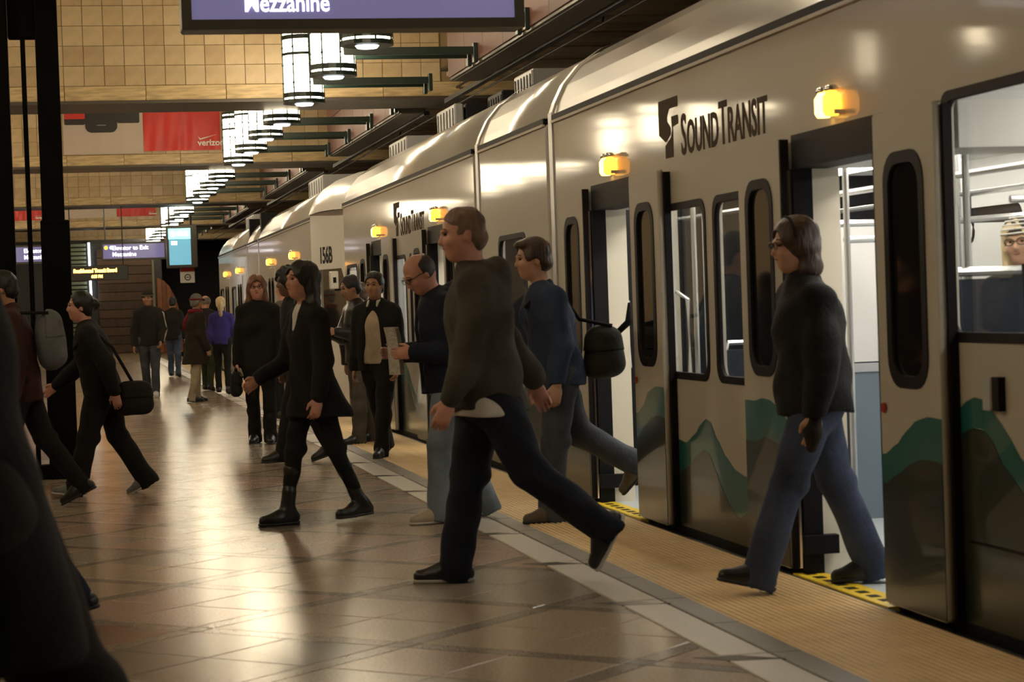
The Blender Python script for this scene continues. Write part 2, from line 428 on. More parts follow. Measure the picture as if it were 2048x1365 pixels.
# ================================================================== PENDANT LAMPS
M_lampglass = mat('lamp_glass_glow', (1, 0.95, 0.85), 0.4, emit=LAMP_COL, es=LAMP_E)
M_down = mat('lamp_downlight', (1, 1, 1), 0.4, emit=(0.85, 0.95, 1.0), es=3.0)
def make_lamp():
    root = empty('pendant_lamp')
    n = 20; R = 0.262
    MB().lathe([(R - .012, 0.06), (R - .012, 0.88)], n=n).build('glass_drum', M_lampglass, root, True)
    for z0, z1, r in ((0.0, 0.045, R + .006), (0.07, 0.13, R + .006), (0.60, 0.635, R + .004), (0.80, 0.855, R + .006), (0.88, 0.92, R + .006)):
        mb = MB()
        mb.lathe([(r - .03, z0), (r, z0), (r, z1), (r - .03, z1)], n=n); mb.build('band', M_green, root, False)
    for z in (0.185, 0.755): MB().lathe([(R - .01, z), (R + .006, z), (R + .006, z + .006), (R - .01, z + .006)], n=n).build('thin_ring', M_green, root)
    for k in range(8):
        a = 2 * math.pi * k / 8 + 0.2; x, y = math.cos(a) * (R + .002), math.sin(a) * (R + .002)
        mb = MB().tube([(x, y, 0.02), (x, y, 0.90)], 0.010, 6)
        for z in (0.25, 0.48, 0.70): mb.ball((x, y, z), 0.018, 6, 4)
        mb.build('bar', M_green, root)
    MB().lathe([(R, 0.0), (R, 0.012)], n=n).build('bottom_plate', M_green, root)
    MB().lathe([(0.10, -0.025), (0.125, 0.004)], n=n).build('downlight', M_down, root, False)
    MB().lathe([(R, 0.91), (R, 0.925)], n=n).build('top_plate', M_green, root)
    for s in (-1, 1):
        arm = MB().box(-0.05, 1.60, s * 0.2 - 0.03, s * 0.2 + 0.03, 0.215, 0.30, ch=0.006).build('arm', M_green, root)
        MB().box(1.57, 1.62, s * 0.2 - 0.05, s * 0.2 + 0.05, 0.12, 0.34, ch=0.006).build('mounting_plate', M_green, arm)
    MB().tube([(0, 0, 0.92), (0, 0, 2.2)], 0.02, 6).build('stem', M_green, root)
    return root
proto = make_lamp(); first = True
lamp_ys = [11.0, 13.8, 18.4] + [21.2, 24.0, 27.1, 30.05, 32.6, 35.3, 38.1, 42.4, 45.2, 48.0, 50.8, 56.9, 59.7, 62.5, 65.3, 70.5, 73.3, 76.1, 78.9]
names = {3: 'cylindrical caged glass pendant lamp nearest the hanging Mezzanine sign, mostly hidden by it',
         4: 'glowing caged drum pendant lamp just under the middle of the Mezzanine sign',
         5: 'glowing caged drum pendant lamp in front of the first tiled beam, left of its neighbour'}
for i, y in enumerate(lamp_ys):
    o = proto if first else copy_tree(proto)
    first = False
    o.location = (2.98, y, 3.98)
    if i in names: lab = names[i]
    elif i < 3: lab = 'caged drum pendant lamp over the platform above the top of the picture'
    else:
        q = i - 6; nth = ['first', 'second', 'third', 'fourth', 'fifth']
        lab = nth[q % 4] + ' pendant lamp behind the ' + nth[q // 4] + ' tiled beam, counted from the camera'
    tag(o, lab, 'lamp', 'row of pendant lamps above the platform')
for i, y in enumerate([4.6, 7.5, 10.4, 13.3, 17.2, 20.1, 23.0, 26.0, 30.6, 33.5, 36.5, 39.4, 43.0, 46.0, 49.0, 52.0, 57.2, 60.2, 63.2, 66.2]):      # added row of fill lamps, out of view to the left, brightening floor and train
    o = copy_tree(proto); o.location = (-3.3, y, 3.98); o.rotation_euler.z = math.pi
    tag(o, 'added fill lamp shaped as a caged drum pendant, out of view over the platform to the left', 'lamp', 'added row of unseen fill lamps')
# ================================================================== TRAIN
XS = 3.45; ZG = 2.68; XW = 2.65        # side plane, gutter height, body width
M_paint = mat('train_paint', (0.50, 0.465, 0.40), 0.5, coat=0.35, coat_rough=0.06, spec=0.25)
M_roof = mat('train_roof_paint', (0.44, 0.415, 0.37), 0.28, coat=0.6, coat_rough=0.12)
M_cap = mat('cab_white', (0.92, 0.91, 0.89), 0.35, coat=0.5, coat_rough=0.1)
M_gask = mat('rubber_gasket', (0.012, 0.009, 0.010), 0.55, spec=0.12)
M_glass = glass('train_glass', (0.93, 0.94, 0.93))
M_leafglass = mat('leaf_glass_dark', (0.012, 0.011, 0.010), 0.06, coat=0.6, spec=0.5)
M_teal = mat('wave_teal', (0.016, 0.125, 0.118), 0.3, coat=0.6, coat_rough=0.04)
M_low = mat('lower_dark_paint', (0.022, 0.03, 0.022), 0.3, coat=0.55, coat_rough=0.04, spec=0.3)
M_skirt = mat('black_skirt', (0.006, 0.006, 0.007), 0.6, spec=0.2)
M_silver = mat('frame_silver', (0.55, 0.56, 0.58), 0.35, 0.4)
M_logo = mat('logo_taupe', (0.10, 0.078, 0.058), 0.85, spec=0.08)
M_amber = mat('amber_lens', (1, 0.6, 0.15), 0.3, emit=(1.0, 0.36, 0.03), es=2.6)
M_amber2 = mat('amber_lens_core', (1, 0.8, 0.5), 0.3, emit=(1.0, 0.55, 0.12), es=4.5)
M_chrome = mat('chrome', (0.8, 0.8, 0.8), 0.15, 1.0)
M_inwall = mat('interior_white', (0.74, 0.74, 0.72), 0.45)
M_cream = mat('interior_cream', (0.78, 0.72, 0.58), 0.4)
M_infloor = mat('interior_floor', (0.50, 0.55, 0.58), 0.4)
M_blue = mat('interior_bluegrey', (0.17, 0.22, 0.27), 0.5)
M_seat = mat('seat_blue', (0.014, 0.02, 0.036), 0.7, bump=0.1, bscale=80)
M_yel = mat('threshold_yellow', (0.85, 0.60, 0.03), 0.45)
M_strip = mat('train_light', (1, 1, 1), 0.4, emit=TRAIN_COL, es=TRAIN_E)
M_rail = mat('grab_rail', (0.75, 0.75, 0.74), 0.2, 0.7)
M_redb = mat('door_button_red', (0.35, 0.03, 0.02), 0.4)
M_gmetal = mat('roof_box_grey', (0.30, 0.30, 0.31), 0.4, 0.3)

fS = lambda x0, s=1: (lambda u, v, w_: (x0 + s * w_, u, v))     # (u=Y, v=Z) panels in planes of constant X
def roof_prof():
    P = [(0.0, ZG + 0.012), (0.03, 2.78), (0.10, 2.92), (0.22, 3.06), (0.40, 3.18), (0.65, 3.27), (0.95, 3.32), (XW / 2, 3.33)]
    return P + [(XW - x, z) for x, z in reversed(P[:-1])]
def loft_roof(name, y0, y1, m, parent, n=2, shrink=None, z0=ZG, ex=0.0):
    P = [(x + ex * (x - XW / 2) / (XW / 2), z + ex) for x, z in roof_prof()]; mb = MB(); st = n + 1
    for i in range(st):
        t = i / n; y = y0 + (y1 - y0) * t; k = shrink(t) if shrink else 1.0
        for x, z in P: mb.v.append((XS + XW / 2 + (x - XW / 2) * (0.4 + 0.6 * k), y, z0 + (z - z0) * k))
    q = len(P)
    for i in range(n):
        for j in range(q - 1): mb.f.append((i * q + j, i * q + j + 1, (i + 1) * q + j + 1, (i + 1) * q + j))
    mb.f += [tuple(range(q)), tuple(n * q + j for j in range(q))]
    return mb.build(name, m, parent, True)

def wave(y, ph=0.0):
    return 0.63 + 0.13 * math.sin(2 * math.pi * (y - 7.5) / 1.62 + ph) + 0.09 * math.sin(2 * math.pi * (y - 7.5) / 3.9 + 1.0)
def interp(pts):
    pts = sorted(pts)
    def f(y):
        if y <= pts[0][0]: return pts[0][1]
        if y >= pts[-1][0]: return pts[-1][1]
        for (a, b), (c, d) in zip(pts, pts[1:]):
            if a <= y <= c:
                t = (y - a) / (c - a); t = t * t * (3 - 2 * t) * 0.6 + t * 0.4; return b + (d - b) * t
    return f
# drawn from the near section: teal crest and the darker hill below it
TOPB = interp([(12.3, .62), (12.05, .534), (11.89, .521), (11.7, .579), (11.585, .642), (11.475, .677), (11.389, .662), (11.278, .577), (11.12, .486), (10.96, .427), (10.8, .404), (10.68, .404), (10.4, .45), (10.0, .6), (9.9, .66)])
LOWB = interp([(12.3, .33), (11.99, .35), (11.835, .387), (11.68, .46), (11.53, .501), (11.426, .487), (11.33, .411), (11.2, .309), (11.08, .23), (10.957, .181), (10.878, .174), (10.76, .219), (10.567, .341), (10.2, .5), (9.9, .55)])
TOPC = interp([(8.6, .72), (8.1, .80), (7.98, .875), (7.88, .923), (7.8, .937), (7.72, .924), (7.626, .863), (7.5, .784), (7.4, .706), (7.1, .55), (6.8, .47), (6.4, .55), (6, .75), (5.5, .8), (5, .6), (3, .6)])
LOWC = interp([(8.6, .6), (7.975, .769), (7.86, .814), (7.76, .813), (7.68, .774), (7.56, .674), (7.4, .59), (7.0, .4), (6.6, .3), (6, .5), (5, .4), (3, .4)])
LEAF_TOP = {('R', 13.33): interp([(12.68, .66), (12.542, .71), (12.404, .804), (12.235, .84), (12.075, .839), (12.0, .815)]),
            ('L', 9.25): interp([(10.36, .826), (10.244, .843), (10.129, .84), (9.99, .81), (9.86, .748), (9.7, .68)]),
            ('R', 9.25): interp([(8.6, .665), (8.455, .716), (8.358, .774), (8.233, .827), (8.115, .846), (8.0, .843), (7.9, .83)])}
LEAF_LOW = {('R', 13.33): interp([(12.68, .51), (12.515, .589), (12.34, .653), (12.175, .669), (12.0, .65)]),
            ('L', 9.25): interp([(10.36, .62), (10.2, .65), (10.0, .63), (9.7, .5)]),
            ('R', 9.25): interp([(8.6, .54), (8.434, .594), (8.308, .643), (8.187, .669), (8.043, .669), (7.9, .652)])}
def band(name, m, parent, y0, y1, f, x, n=None, zb=0.02, th=0.002):
    n = n or max(8, int((y1 - y0) / 0.07)); ys = [y0 + (y1 - y0) * i / n for i in range(n + 1)]
    poly = [(y, f(y)) for y in ys] + [(y1, zb), (y0, zb)]
    mb = MB(); mb.prism(poly, lambda u, v, w_: (x - w_ * th, u, v)); return mb.build(name, m, parent)

def side_section(root, y0, y1, doors, windows, top=None, low=None, waves=True, bigwin=()):
    """outer skin with door and window openings, gaskets, panes"""
    holes = []
    for d in doors: holes.append([(d - .62, -0.045), (d + .62, -0.045), (d + .62, 2.13), (d - .62, 2.13)])
    wins = [(a, b, 0.90, 1.90, 0.09) for a, b in windows] + [(a, b, z0, z1, 0.07) for a, b, z0, z1 in bigwin]
    for a, b, z0, z1, r in wins: holes.append(rrect(a, b, z0, z1, r))
    # open the skin downwards at the doors: the outline runs round each door
    out = [(y0, -0.05)]
    for d in sorted(doors): out += [(d - .62, -0.05), (d - .62, 2.13), (d + .62, 2.13), (d + .62, -0.05)]
    out += [(y1, -0.05), (y1, ZG), (y0, ZG)]
    sk = panel('body_side', M_paint, root, out, holes[len(doors):], fS(XS), 0.05)
    for a, b, z0, z1, r in wins:
        g = panel('window_gasket', M_gask, root, rrect(a - .012, b + .012, z0 - .012, z1 + .012, r + .01), [rrect(a + .028, b - .028, z0 + .028, z1 - .028, r)], fS(XS - 0.006), 0.03)
        panel('window_pane', M_glass, g, rrect(a + .02, b - .02, z0 + .02, z1 - .02, r), [], fS(XS + 0.012), 0.006)
    B('gutter', M_gask, root, XS - 0.014, XS + 0.03, y0, y1, ZG - 0.014, ZG + 0.03)
    B('gutter_lip', M_paint, root, XS - 0.02, XS + 0.01, y0, y1, ZG - 0.03, ZG - 0.012)
    segs = []; p = y0
    for d in sorted(doors): segs.append((p, d - .62)); p = d + .62
    segs.append((p, y1))
    for a, b in segs:
        if b - a < 0.05: continue
        B('skirt', M_skirt, root, XS - 0.005, XS + 0.05, a, b, -0.42, 0.03)
        if waves:
            band('wave_band', M_teal, root, a, b, top or (lambda y: wave(y)), XS)
            band('lower_band', M_low, root, a, b, low or (lambda y: wave(y + .1) - 0.19), XS - 0.002)

def door_set(root, d, opened=True, detail=True, leaf_sides=('L', 'R')):
    xo = XS - 0.075 if opened else XS - 0.012
    for s, sg in (('L', 1), ('R', -1)):
        c = d + sg * (0.945 if opened else 0.31); a, b = c - .325, c + .325
        lf = panel('door_leaf', M_paint, root, rrect(a, b, 0.025, 2.115, 0.02), [rrect(c - .2, c + .2, .97, 1.925, .12)], fS(xo), 0.035)
        panel('leaf_gasket', M_gask, lf, rrect(c - .215, c + .215, .955, 1.94, .13), [rrect(c - .165, c + .165, 1.005, 1.89, .10)], fS(xo - 0.006), 0.03)
        panel('leaf_pane', M_leafglass, lf, rrect(c - .19, c + .19, .98, 1.915, .11), [], fS(xo + 0.012), 0.006)
        tp = LEAF_TOP.get((s, d), lambda y: wave(y)); lw = LEAF_LOW.get((s, d), lambda y: wave(y + .1) - .19)
        band('leaf_wave', M_teal, lf, a + .002, b - .002, tp, xo, 14, 0.03); band('leaf_lower', M_low, lf, a + .002, b - .002, lw, xo - 0.002, 14, 0.03)
        B('leaf_edge', M_gask, lf, xo + 0.002, xo + 0.045, (a - .018) if sg > 0 else b, a if sg > 0 else b + .018, 0.03, 2.11)
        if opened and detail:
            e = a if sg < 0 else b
            B('leaf_shade_strip', M_gask, lf, xo + 0.035, XS - 0.002, e - .02, e + .02, 0.03, 2.1)  # solid black strip behind the leaf's outer edge, stands in for its shadow
        if detail and sg < 0:
            MB().lathe([(.022, 0), (.022, .008), (.014, .012)], (xo - .012, b - .05, .865), 10, 'x').build('door_button', M_redb, lf)
    if opened:
        fr = B('door_header', M_skirt, root, XS - 0.01, XS + 0.16, d - .62, d + .62, 1.965, 2.13)
        B('header_panel', M_inwall, fr, XS + 0.16, XS + 0.40, d - .62, d + .62, 1.965, 2.13)
        for sg in (-1, 1):
            jb = B('door_jamb', M_skirt, root, XS - 0.02, XS + 0.075, d + sg * .62 - .05, d + sg * .62 + .05, -0.02, 1.965)
            MB().tube([(XS - .03, d + sg * .60, 0.03), (XS - .03, d + sg * .60, 1.96)], .014, 8).build('jamb_rail', M_chrome, jb)
            B('jamb_lining', M_cream, jb, XS + 0.075, XS + 0.22, d + sg * .62 - .03, d + sg * .62 + .03, 0.0, 1.965)
            B('guide_bracket', M_skirt, jb, XS - .03, XS + .14, d + sg * (.62 - .05) - .04, d + sg * (.62 - .05) + .04, 0.10, 0.19)
        th = B('threshold', M_yel, root, XS - 0.07, XS + 0.075, d - .62, d + .62, -0.03, 0.004)
        for i in range(9):
            y = d - .56 + i * .14
            B('threshold_groove', M_gask, th, XS - 0.03, XS + 0.02, y - .035, y + .035, 0.0035, 0.0055)
    lm = MB().box(XS - 0.05, XS, d - 0.10, d + 0.10, 2.17, 2.19).build('door_lamp', M_chrome, root)
    for i, yy in enumerate((-.055, .055)):
        MB().lathe([(.03, 0), (.042, .02), (.042, .085), (.025, .11)], (XS - .045, d + yy, 2.165), 10).build('amber_lens', (M_amber, M_amber2)[i], lm, True)
        MB().lathe([(.03, 0), (.038, .012), (.02, .03)], (XS - .045, d + yy, 2.275), 10).build('lens_cap', M_chrome, lm, True)

def logo(root, yc0, yc1, z0, z1, k=1.0):
    """slab T mark and small-capital lettering; +u runs towards the camera (falling Y)"""
    f = lambda u, v, w_: (XS - 0.0015 - w_, yc0 - u, v)
    g = empty('logo', kind=None); g.parent = root
    h = z1 - z0; W = 0.40
    pA = [(0, h), (W, h), (W, h - .06), (.22, h - .06), (.17, h - .10), (.17, h - .13), (.24, h - .17), (.24, h - .21), (.14, h - .25), (0, h - .20)]
    pB = [(.28, h - .10), (W, h - .10), (W, h - .16), (.28, h - .19), (.28, 0), (.13, -.01), (.13, h - .28), (.27, h - .235), (.30, h - .20), (.22, h - .13)]
    for p in (pA,): 
        mb = MB(); mb.prism([(u, z0 + v) for u, v in p], lambda u, v, w_: f(u, v, w_ * .002)); mb.build('logo_mark', M_logo, g)
    mb = MB(); mb.prism([(.27, z0 + h - .11), (W, z0 + h - .11), (W, z0 + h - .16), (.29, z0 + h - .17), (.29, z0), (.13, z0), (.13, z0 + h - .27), (.25, z0 + h - .23), (.28, z0 + h - .19)], lambda u, v, w_: f(u, v, w_ * .002)); mb.build('logo_mark', M_logo, g)
    u = W + .06; U1 = (yc0 - yc1)
    parts = [('S', 1), ('OUND', 0), ('T', 1), ('RANSIT', 0)]
    tmp = []
    tot = 0
    for s, big in parts:
        size = 0.33 if big else 0.265
        o = text('logo_letters', s, size, lambda a, b, c: Vector((a, b, c)), M_logo, None, sx=1.0, ex=0.003, bold=0.004)
        wd = bb_text_width(o); mn = min(v.co.x for v in o.data.vertices); tmp.append((o, wd, mn)); tot += wd + 0.02
    sx = (U1 - u) / tot
    for o, wd, mn in tmp:
        for v in o.data.vertices:
            a, b, c = v.co; v.co = f(u + (a - mn) * sx, z0 + 0.0 + b, c)
        o.parent = g; u += (wd + 0.02) * sx
    return g

def interior(root, y0, y1, zf=0.0, win_far=()):
    B('cabin_floor', M_infloor, root, XS + .05, XS + XW - .06, y0, y1, zf - .06, zf)
    B('cabin_ceiling', M_inwall, root, XS + .05, XS + XW - .05, y0, y1, 2.22, 2.30)
    holes = [rrect(a, b, .95, 1.9, .08) for a, b in win_far]
    panel('far_side_lining', M_inwall, root, [(y0, -.05), (y1, -.05), (y1, 2.3), (y0, 2.3)], holes, fS(XS + XW - .09), 0.04)
    for a, b in win_far: panel('far_window_pane', mat('far_glass', (0.02, 0.02, 0.025), 0.1), root, rrect(a, b, .95, 1.9, .08), [], fS(XS + XW - .05), 0.006)
    panel('far_body_side', M_paint, root, [(y0, -.05), (y1, -.05), (y1, ZG), (y0, ZG)], [], fS(XS + XW - .03), 0.03)
    B('dado_panel', M_blue, root, XS + XW - .105, XS + XW - .09, y0 + .02, y1 - .02, zf, .82)
    for x in (XS + .75, XS + XW - .75):
        B('light_strip', M_strip, root, x - .07, x + .07, y0 + .1, y1 - .1, 2.195, 2.22)

def seat(root, x, y, zf, face=1, wdt=0.45):
    """bus seat: squab, back, rail ; face=+1 sits looking to +Y"""
    s = empty('seat'); s.parent = root; s.location = (x, y, zf); s.rotation_euler.z = 0 if face > 0 else math.pi
    MB().box(-wdt / 2, wdt / 2, -.05, .40, .40, .48, ch=.02).build('seat_squab', M_seat, s)
    mb = MB(); mb.prism([(-.06, .42), (.01, .42), (-.04, 1.05), (-.10, 1.05)], lambda u, v, w_: (-wdt / 2 + w_ * wdt, u, v)); mb.build('seat_back', M_seat, s)
    MB().box(-wdt / 2 + .02, wdt / 2 - .02, .02, .3, .0, .40).build('seat_base', M_blue, s)
    MB().tube([(-wdt / 2 + .03, -.09, 1.03), (-wdt / 2 + .06, -.11, 1.09), (wdt / 2 - .06, -.11, 1.09), (wdt / 2 - .03, -.09, 1.03)], .014, 8).build('seat_rail', M_rail, s)
    return s

car1 = empty('train_car', (0, 0, 0), 'cream light rail car with its doors open, nearest to the camera', 'train', 'two coupled light rail cars')
side_section(car1, 3.0, 15.05, [9.25, 13.33], [(11.37, 12.24), (10.40, 11.21)], bigwin=[(3.6, 5.4, 1.16, 2.14), (5.55, 8.06, 1.16, 2.14)])
for o in [o for o in car1.children if o.name.startswith(('wave_band', 'lower_band'))]: bpy.data.objects.remove(o)
band('wave_band', M_teal, car1, 9.87, 12.71, TOPB, XS, 60); band('lower_band', M_low, car1, 9.87, 12.71, LOWB, XS - .002, 60)
band('wave_band', M_teal, car1, 3.0, 8.63, TOPC, XS, 70); band('lower_band', M_low, car1, 3.0, 8.63, LOWC, XS - .002, 70)
band('wave_band', M_teal, car1, 13.95, 15.05, lambda y: wave(y), XS, 16); band('lower_band', M_low, car1, 13.95, 15.05, lambda y: wave(y + .1) - .19, XS - .002, 16)
door_set(car1, 9.25); door_set(car1, 13.33)
loft_roof('roof', 3.0, 15.05, M_roof, car1)
logo(car1, 12.24, 10.22, 2.18, 2.525)
B('ticket_reader', M_gask, car1, XS - .03, XS, 7.54, 7.60, .89, 1.02); B('reader_face', M_silver, car1, XS - .032, XS - .03, 7.61, 7.68, .89, 1.02)
B('panel_seam', M_gask, car1, XS - .008, XS - .002, 3.0, 7.9, .355, .365)
# frames and bellows either side of the short middle section
for (a, b) in ((15.05, 15.33), (17.93, 18.22)):
    P = roof_prof()
    fr = MB()
    outl = [(0, -0.05)] + P + [(XW, -0.05)]
    fr.prism([(x, z) for x, z in outl], lambda u, v, w_: (XS + .06 + u * (XW - .12) / XW, a + w_ * (b - a), v if v < ZG else v - .03)); fr.build('bellows', M_skirt, car1)
    B('frame_post', M_silver, car1, XS - .01, XS + .05, a + .015, a + .13, -.05, ZG + .05)
    rp = MB()
    for i in range(7):
        (x0_, z0_), (x1_, z1_) = P[i], P[i + 1]
        rp.add([(XS + x0_ - .012, a + .015, z0_ + .015), (XS + x1_ - .012, a + .015, z1_ + .015), (XS + x1_ - .012, a + .13, z1_ + .015), (XS + x0_ - .012, a + .13, z0_ + .015)], [(0, 1, 2, 3)])
    rp.build('frame_arch', M_silver, car1)
side_section(car1, 15.33, 17.93, [], [(16.14, 17.2)])
loft_roof('roof', 15.33, 17.93, M_roof, car1)
side_section(car1, 18.22, 27.3, [20.06, 24.1], [(22.2, 23.06), (21.1, 21.95), (25.05, 25.98), (26.1, 27.1)])
door_set(car1, 20.06); door_set(car1, 24.1)
loft_roof('roof', 18.22, 27.3, M_roof, car1)
loft_roof('cab_roof', 27.3, 28.3, M_cap, car1, 6, lambda t: math.sqrt(max(0.0, 1 - t * t)) * .9 + .1)
mb = MB(); mb.prism([(XS, 27.3), (XS + XW, 27.3), (XS + XW - .3, 28.0), (XS + XW - .8, 28.35), (XS + .8, 28.35), (XS + .3, 28.0)], lambda u, v, w_: (u, v, -.3 + w_ * (ZG + .3))); mb.build('cab_end', M_cap, car1)
logo(car1, 22.93, 20.9, 2.12, 2.48)
B('front_end', M_cap, car1, XS, XS + XW, 2.9, 3.0, -.3, ZG)
interior(car1, 3.0, 8.05, 0.40, [(3.5, 5.3), (5.6, 7.6)])
interior(car1, 8.05, 15.05, 0.0, [(8.7, 9.8), (10.4, 11.9), (12.8, 13.9)])
interior(car1, 15.05, 18.22, 0.0, [(16.1, 17.2)])
interior(car1, 18.22, 27.3, 0.0, [(19.5, 20.6), (21.2, 23.0), (23.6, 24.7)])
# cabin fittings: end step, screens, seats, rails, straps
B('cabin_step', M_blue, car1, XS + .06, XS + XW - .1, 8.0, 8.06, 0.0, .40)
for d in (9.25, 13.33, 20.06, 24.1):
    for sg in (-1, 1):
        y = d + sg * .72
        ws = B('windscreen', M_cream if sg > 0 else M_inwall, car1, XS + .07, XS + .17, y - .015, y + .015, 0, 1.95)
        MB().tube([(XS + .30, y, 0), (XS + .30, y, 2.2)], .017, 8).build('screen_pole', M_rail, ws)
        MB().tube([(XS + .17, y - .01, .85), (XS + .24, y - .03, .9), (XS + .24, y - .03, 1.35), (XS + .17, y - .01, 1.4)], .014, 8).build('grab_loop', M_rail, ws)
for y in (12.05, 15.6, 18.0):
    pt_ = B('partition', M_blue, car1, XS + .35, XS + XW - .15, y, y + .03, 0, .88)
    B('partition_top', M_inwall, pt_, XS + .55, XS + XW - .15, y + .005, y + .02, .94, 1.75)
    B('partition_cap', M_silver, pt_, XS + .33, XS + XW - .15, y - .01, y + .04, .88, .93)
for x, y, zf, fc in ((XS + .42, 11.72, 0, -1), (XS + .42, 10.95, 0, 1), (XS + XW - .42, 11.6, 0, 1), (XS + XW - .42, 10.8, 0, 1), (XS + XW - .42, 14.6, 0, -1),
                     (XS + .45, 7.75, .4, -1), (XS + .95, 7.75, .4, -1), (XS + .45, 6.85, .4, -1), (XS + .95, 6.85, .4, -1), (XS + XW - .45, 7.6, .4, -1), (XS + XW - .95, 7.6, .4, -1),
                     (XS + .45, 5.9, .4, -1), (XS + .95, 5.9, .4, -1), (XS + .42, 22.6, 0, -1), (XS + .42, 21.6, 0, 1), (XS + .42, 25.6, 0, -1), (XS + .42, 26.6, 0, -1), (XS + XW - .42, 22.2, 0, 1), (XS + XW - .42, 16.6, 0, 1)):
    seat(car1, x, y, zf, fc)
for x in (XS + .85, XS + XW - .85):
    MB().tube([(x, 3.2, 1.92), (x, 14.9, 1.92)], .018, 8).build('overhead_rail', M_rail, car1)
    MB().tube([(x, 18.4, 1.92), (x, 27.1, 1.92)], .018, 8).build('overhead_rail', M_rail, car1)
    for y in (8.15, 9.9, 10.6, 12.0, 14.2, 20.9, 23.2):
        MB().tube([(x, y, 0.0 if y > 8.05 else .4), (x, y, 2.2)], .017, 8).build('stanchion', M_rail, car1)
MB().tube([(XS + .30, 10.0, 1.62), (XS + .55, 10.05, 1.62), (XS + .85, 10.2, 1.35), (XS + .85, 10.2, 0.0)], .018, 8).build('bent_rail', M_rail, car1)
MB().tube([(XS + .3, 10.6, 1.72), (XS + 1.2, 10.6, 1.72), (XS + 1.8, 10.6, 1.75)], .018, 8).build('cross_rail', M_rail, car1)
MB().tube([(XS + .32, 8.14, 1.72), (XS + 2.2, 8.14, 1.72)], .016, 8).build('cross_rail', M_rail, car1)
for i in range(5):
    x, y = XS + XW - .85, 11.9 + i * .3
    st = MB().tube([(x, y, 1.92), (x, y, 1.75)], .012, 6).build('strap', M_gask, car1)
    MB().tube([(x, y + .05 * math.sin(a), 1.70 + .07 * math.cos(a)) for a in [k * math.pi / 6 for k in range(13)]], .009, 6).build('strap_loop', M_gask, st)
B('equipment_cabinet', M_inwall, car1, XS + .07, XS + .62, 8.06, 8.5, 1.93, 2.2)
sp_ = B('seat_screen', M_seat, car1, XS + .10, XS + 1.15, 8.46, 8.50, .0, 1.40)
MB().tube([(XS + .10, 8.45, 1.43), (XS + 1.15, 8.45, 1.43)], .02, 8).build('screen_rail', M_rail, sp_)
B('notice', mat('notice_blue', (0.02, 0.03, 0.25), 0.5), car1, XS + .30, XS + .305, 13.02, 13.10, .72, .95)
B('safety_notice', mat('notice_blue', (0.02, 0.03, 0.25), 0.5), car1, XS + XW - .11, XS + XW - .1, 14.2, 14.6, 1.15, 1.45)
# roof boxes
def roofbox(root, x0, x1, y0, y1, z0, z1, m=None):
    bx = MB().box(x0, x1, y0, y1, z0, z1, ch=.015).build('roof_box', m or M_gmetal, root)
    for i in range(6):
        y = y0 + (y1 - y0) * (i + .5) / 6; B('cooling_fin', M_skirt, bx, x0 - .006, x0, y - .01, y + .01, z0 + .05, z1 - .04)
roofbox(car1, XS + .5, XS + 1.2, 18.0, 18.75, 3.1, 3.38); roofbox(car1, XS + .52, XS + 1.2, 19.4, 20.1, 3.1, 3.34, M_skirt)
roofbox(car1, XS + .52, XS + .62, 21.9, 23.0, 3.1, 3.46); roofbox(car1, XS + .64, XS + 1.3, 21.9, 23.0, 3.1, 3.46, M_skirt); roofbox(car1, XS + .52, XS + 1.2, 25.2, 26.6, 3.1, 3.4)
# pantograph arms of the near car
pg = MB().tube([(4.9, 15.2, 3.35), (4.9, 13.6, 3.72), (4.9, 15.0, 3.97)], .022, 6).build('pantograph_arm', M_skirt, car1)
MB().tube([(4.3, 15.0, 3.93), (4.45, 15.0, 3.98), (5.3, 15.0, 3.98), (5.45, 15.0, 3.93)], .02, 6).build('contact_shoe', M_skirt, pg)

# ---- second car
car2 = empty('train_car', (0, 0, 0), 'farther light rail car numbered 156B, its white cab facing the nearer car', 'train', 'two coupled light rail cars')
side_section(car2, 31.0, 40.0, [33.6, 37.6], [(31.25, 32.4), (34.8, 36.4), (38.7, 39.8)], waves=False)
side_section(car2, 40.25, 42.6, [], [(40.8, 42.2)], waves=False)
side_section(car2, 42.85, 51.2, [44.8, 48.5], [(46.0, 47.2), (49.7, 50.9)], waves=False)
for a, b in ((31.0, 40.0), (40.25, 42.6), (42.85, 51.2)):
    loft_roof('roof', a, b, M_roof, car2)
    band('wave_band', M_teal, car2, a, b, lambda y: wave(y), XS, 80); band('lower_band', M_low, car2, a, b, lambda y: wave(y + .1) - .19, XS - .002, 80)
for d in (33.6, 37.6, 44.8, 48.5): door_set(car2, d, False, False)
for a, b in ((40.0, 40.25), (42.6, 42.85)):
    B('bellows', M_skirt, car2, XS + .06, XS + XW - .06, a, b, -.05, 3.2); B('frame_post', M_silver, car2, XS - .01, XS + .05, a + .02, a + .12, -.05, ZG + .05)
interior(car2, 31.0, 40.0); interior(car2, 42.85, 51.2)
B('middle_floor', M_blue, car2, XS + .06, XS + XW - .06, 40.25, 42.6, -.1, 0); B('middle_side', M_paint, car2, XS + XW - .05, XS + XW, 40.25, 42.6, -.05, ZG)
loft_roof('end_roof', 51.2, 52.2, M_roof, car2, 6, lambda t: math.sqrt(max(0.0, 1 - t * t)) * .85 + .15)
mb = MB(); mb.prism([(XS, 51.2), (XS + XW, 51.2), (XS + XW - .3, 51.9), (XS + XW - .8, 52.2), (XS + .8, 52.2), (XS + .3, 51.9)], lambda u, v, w_: (u, v, -.3 + w_ * (ZG + .3))); mb.build('cab_end', M_paint, car2)
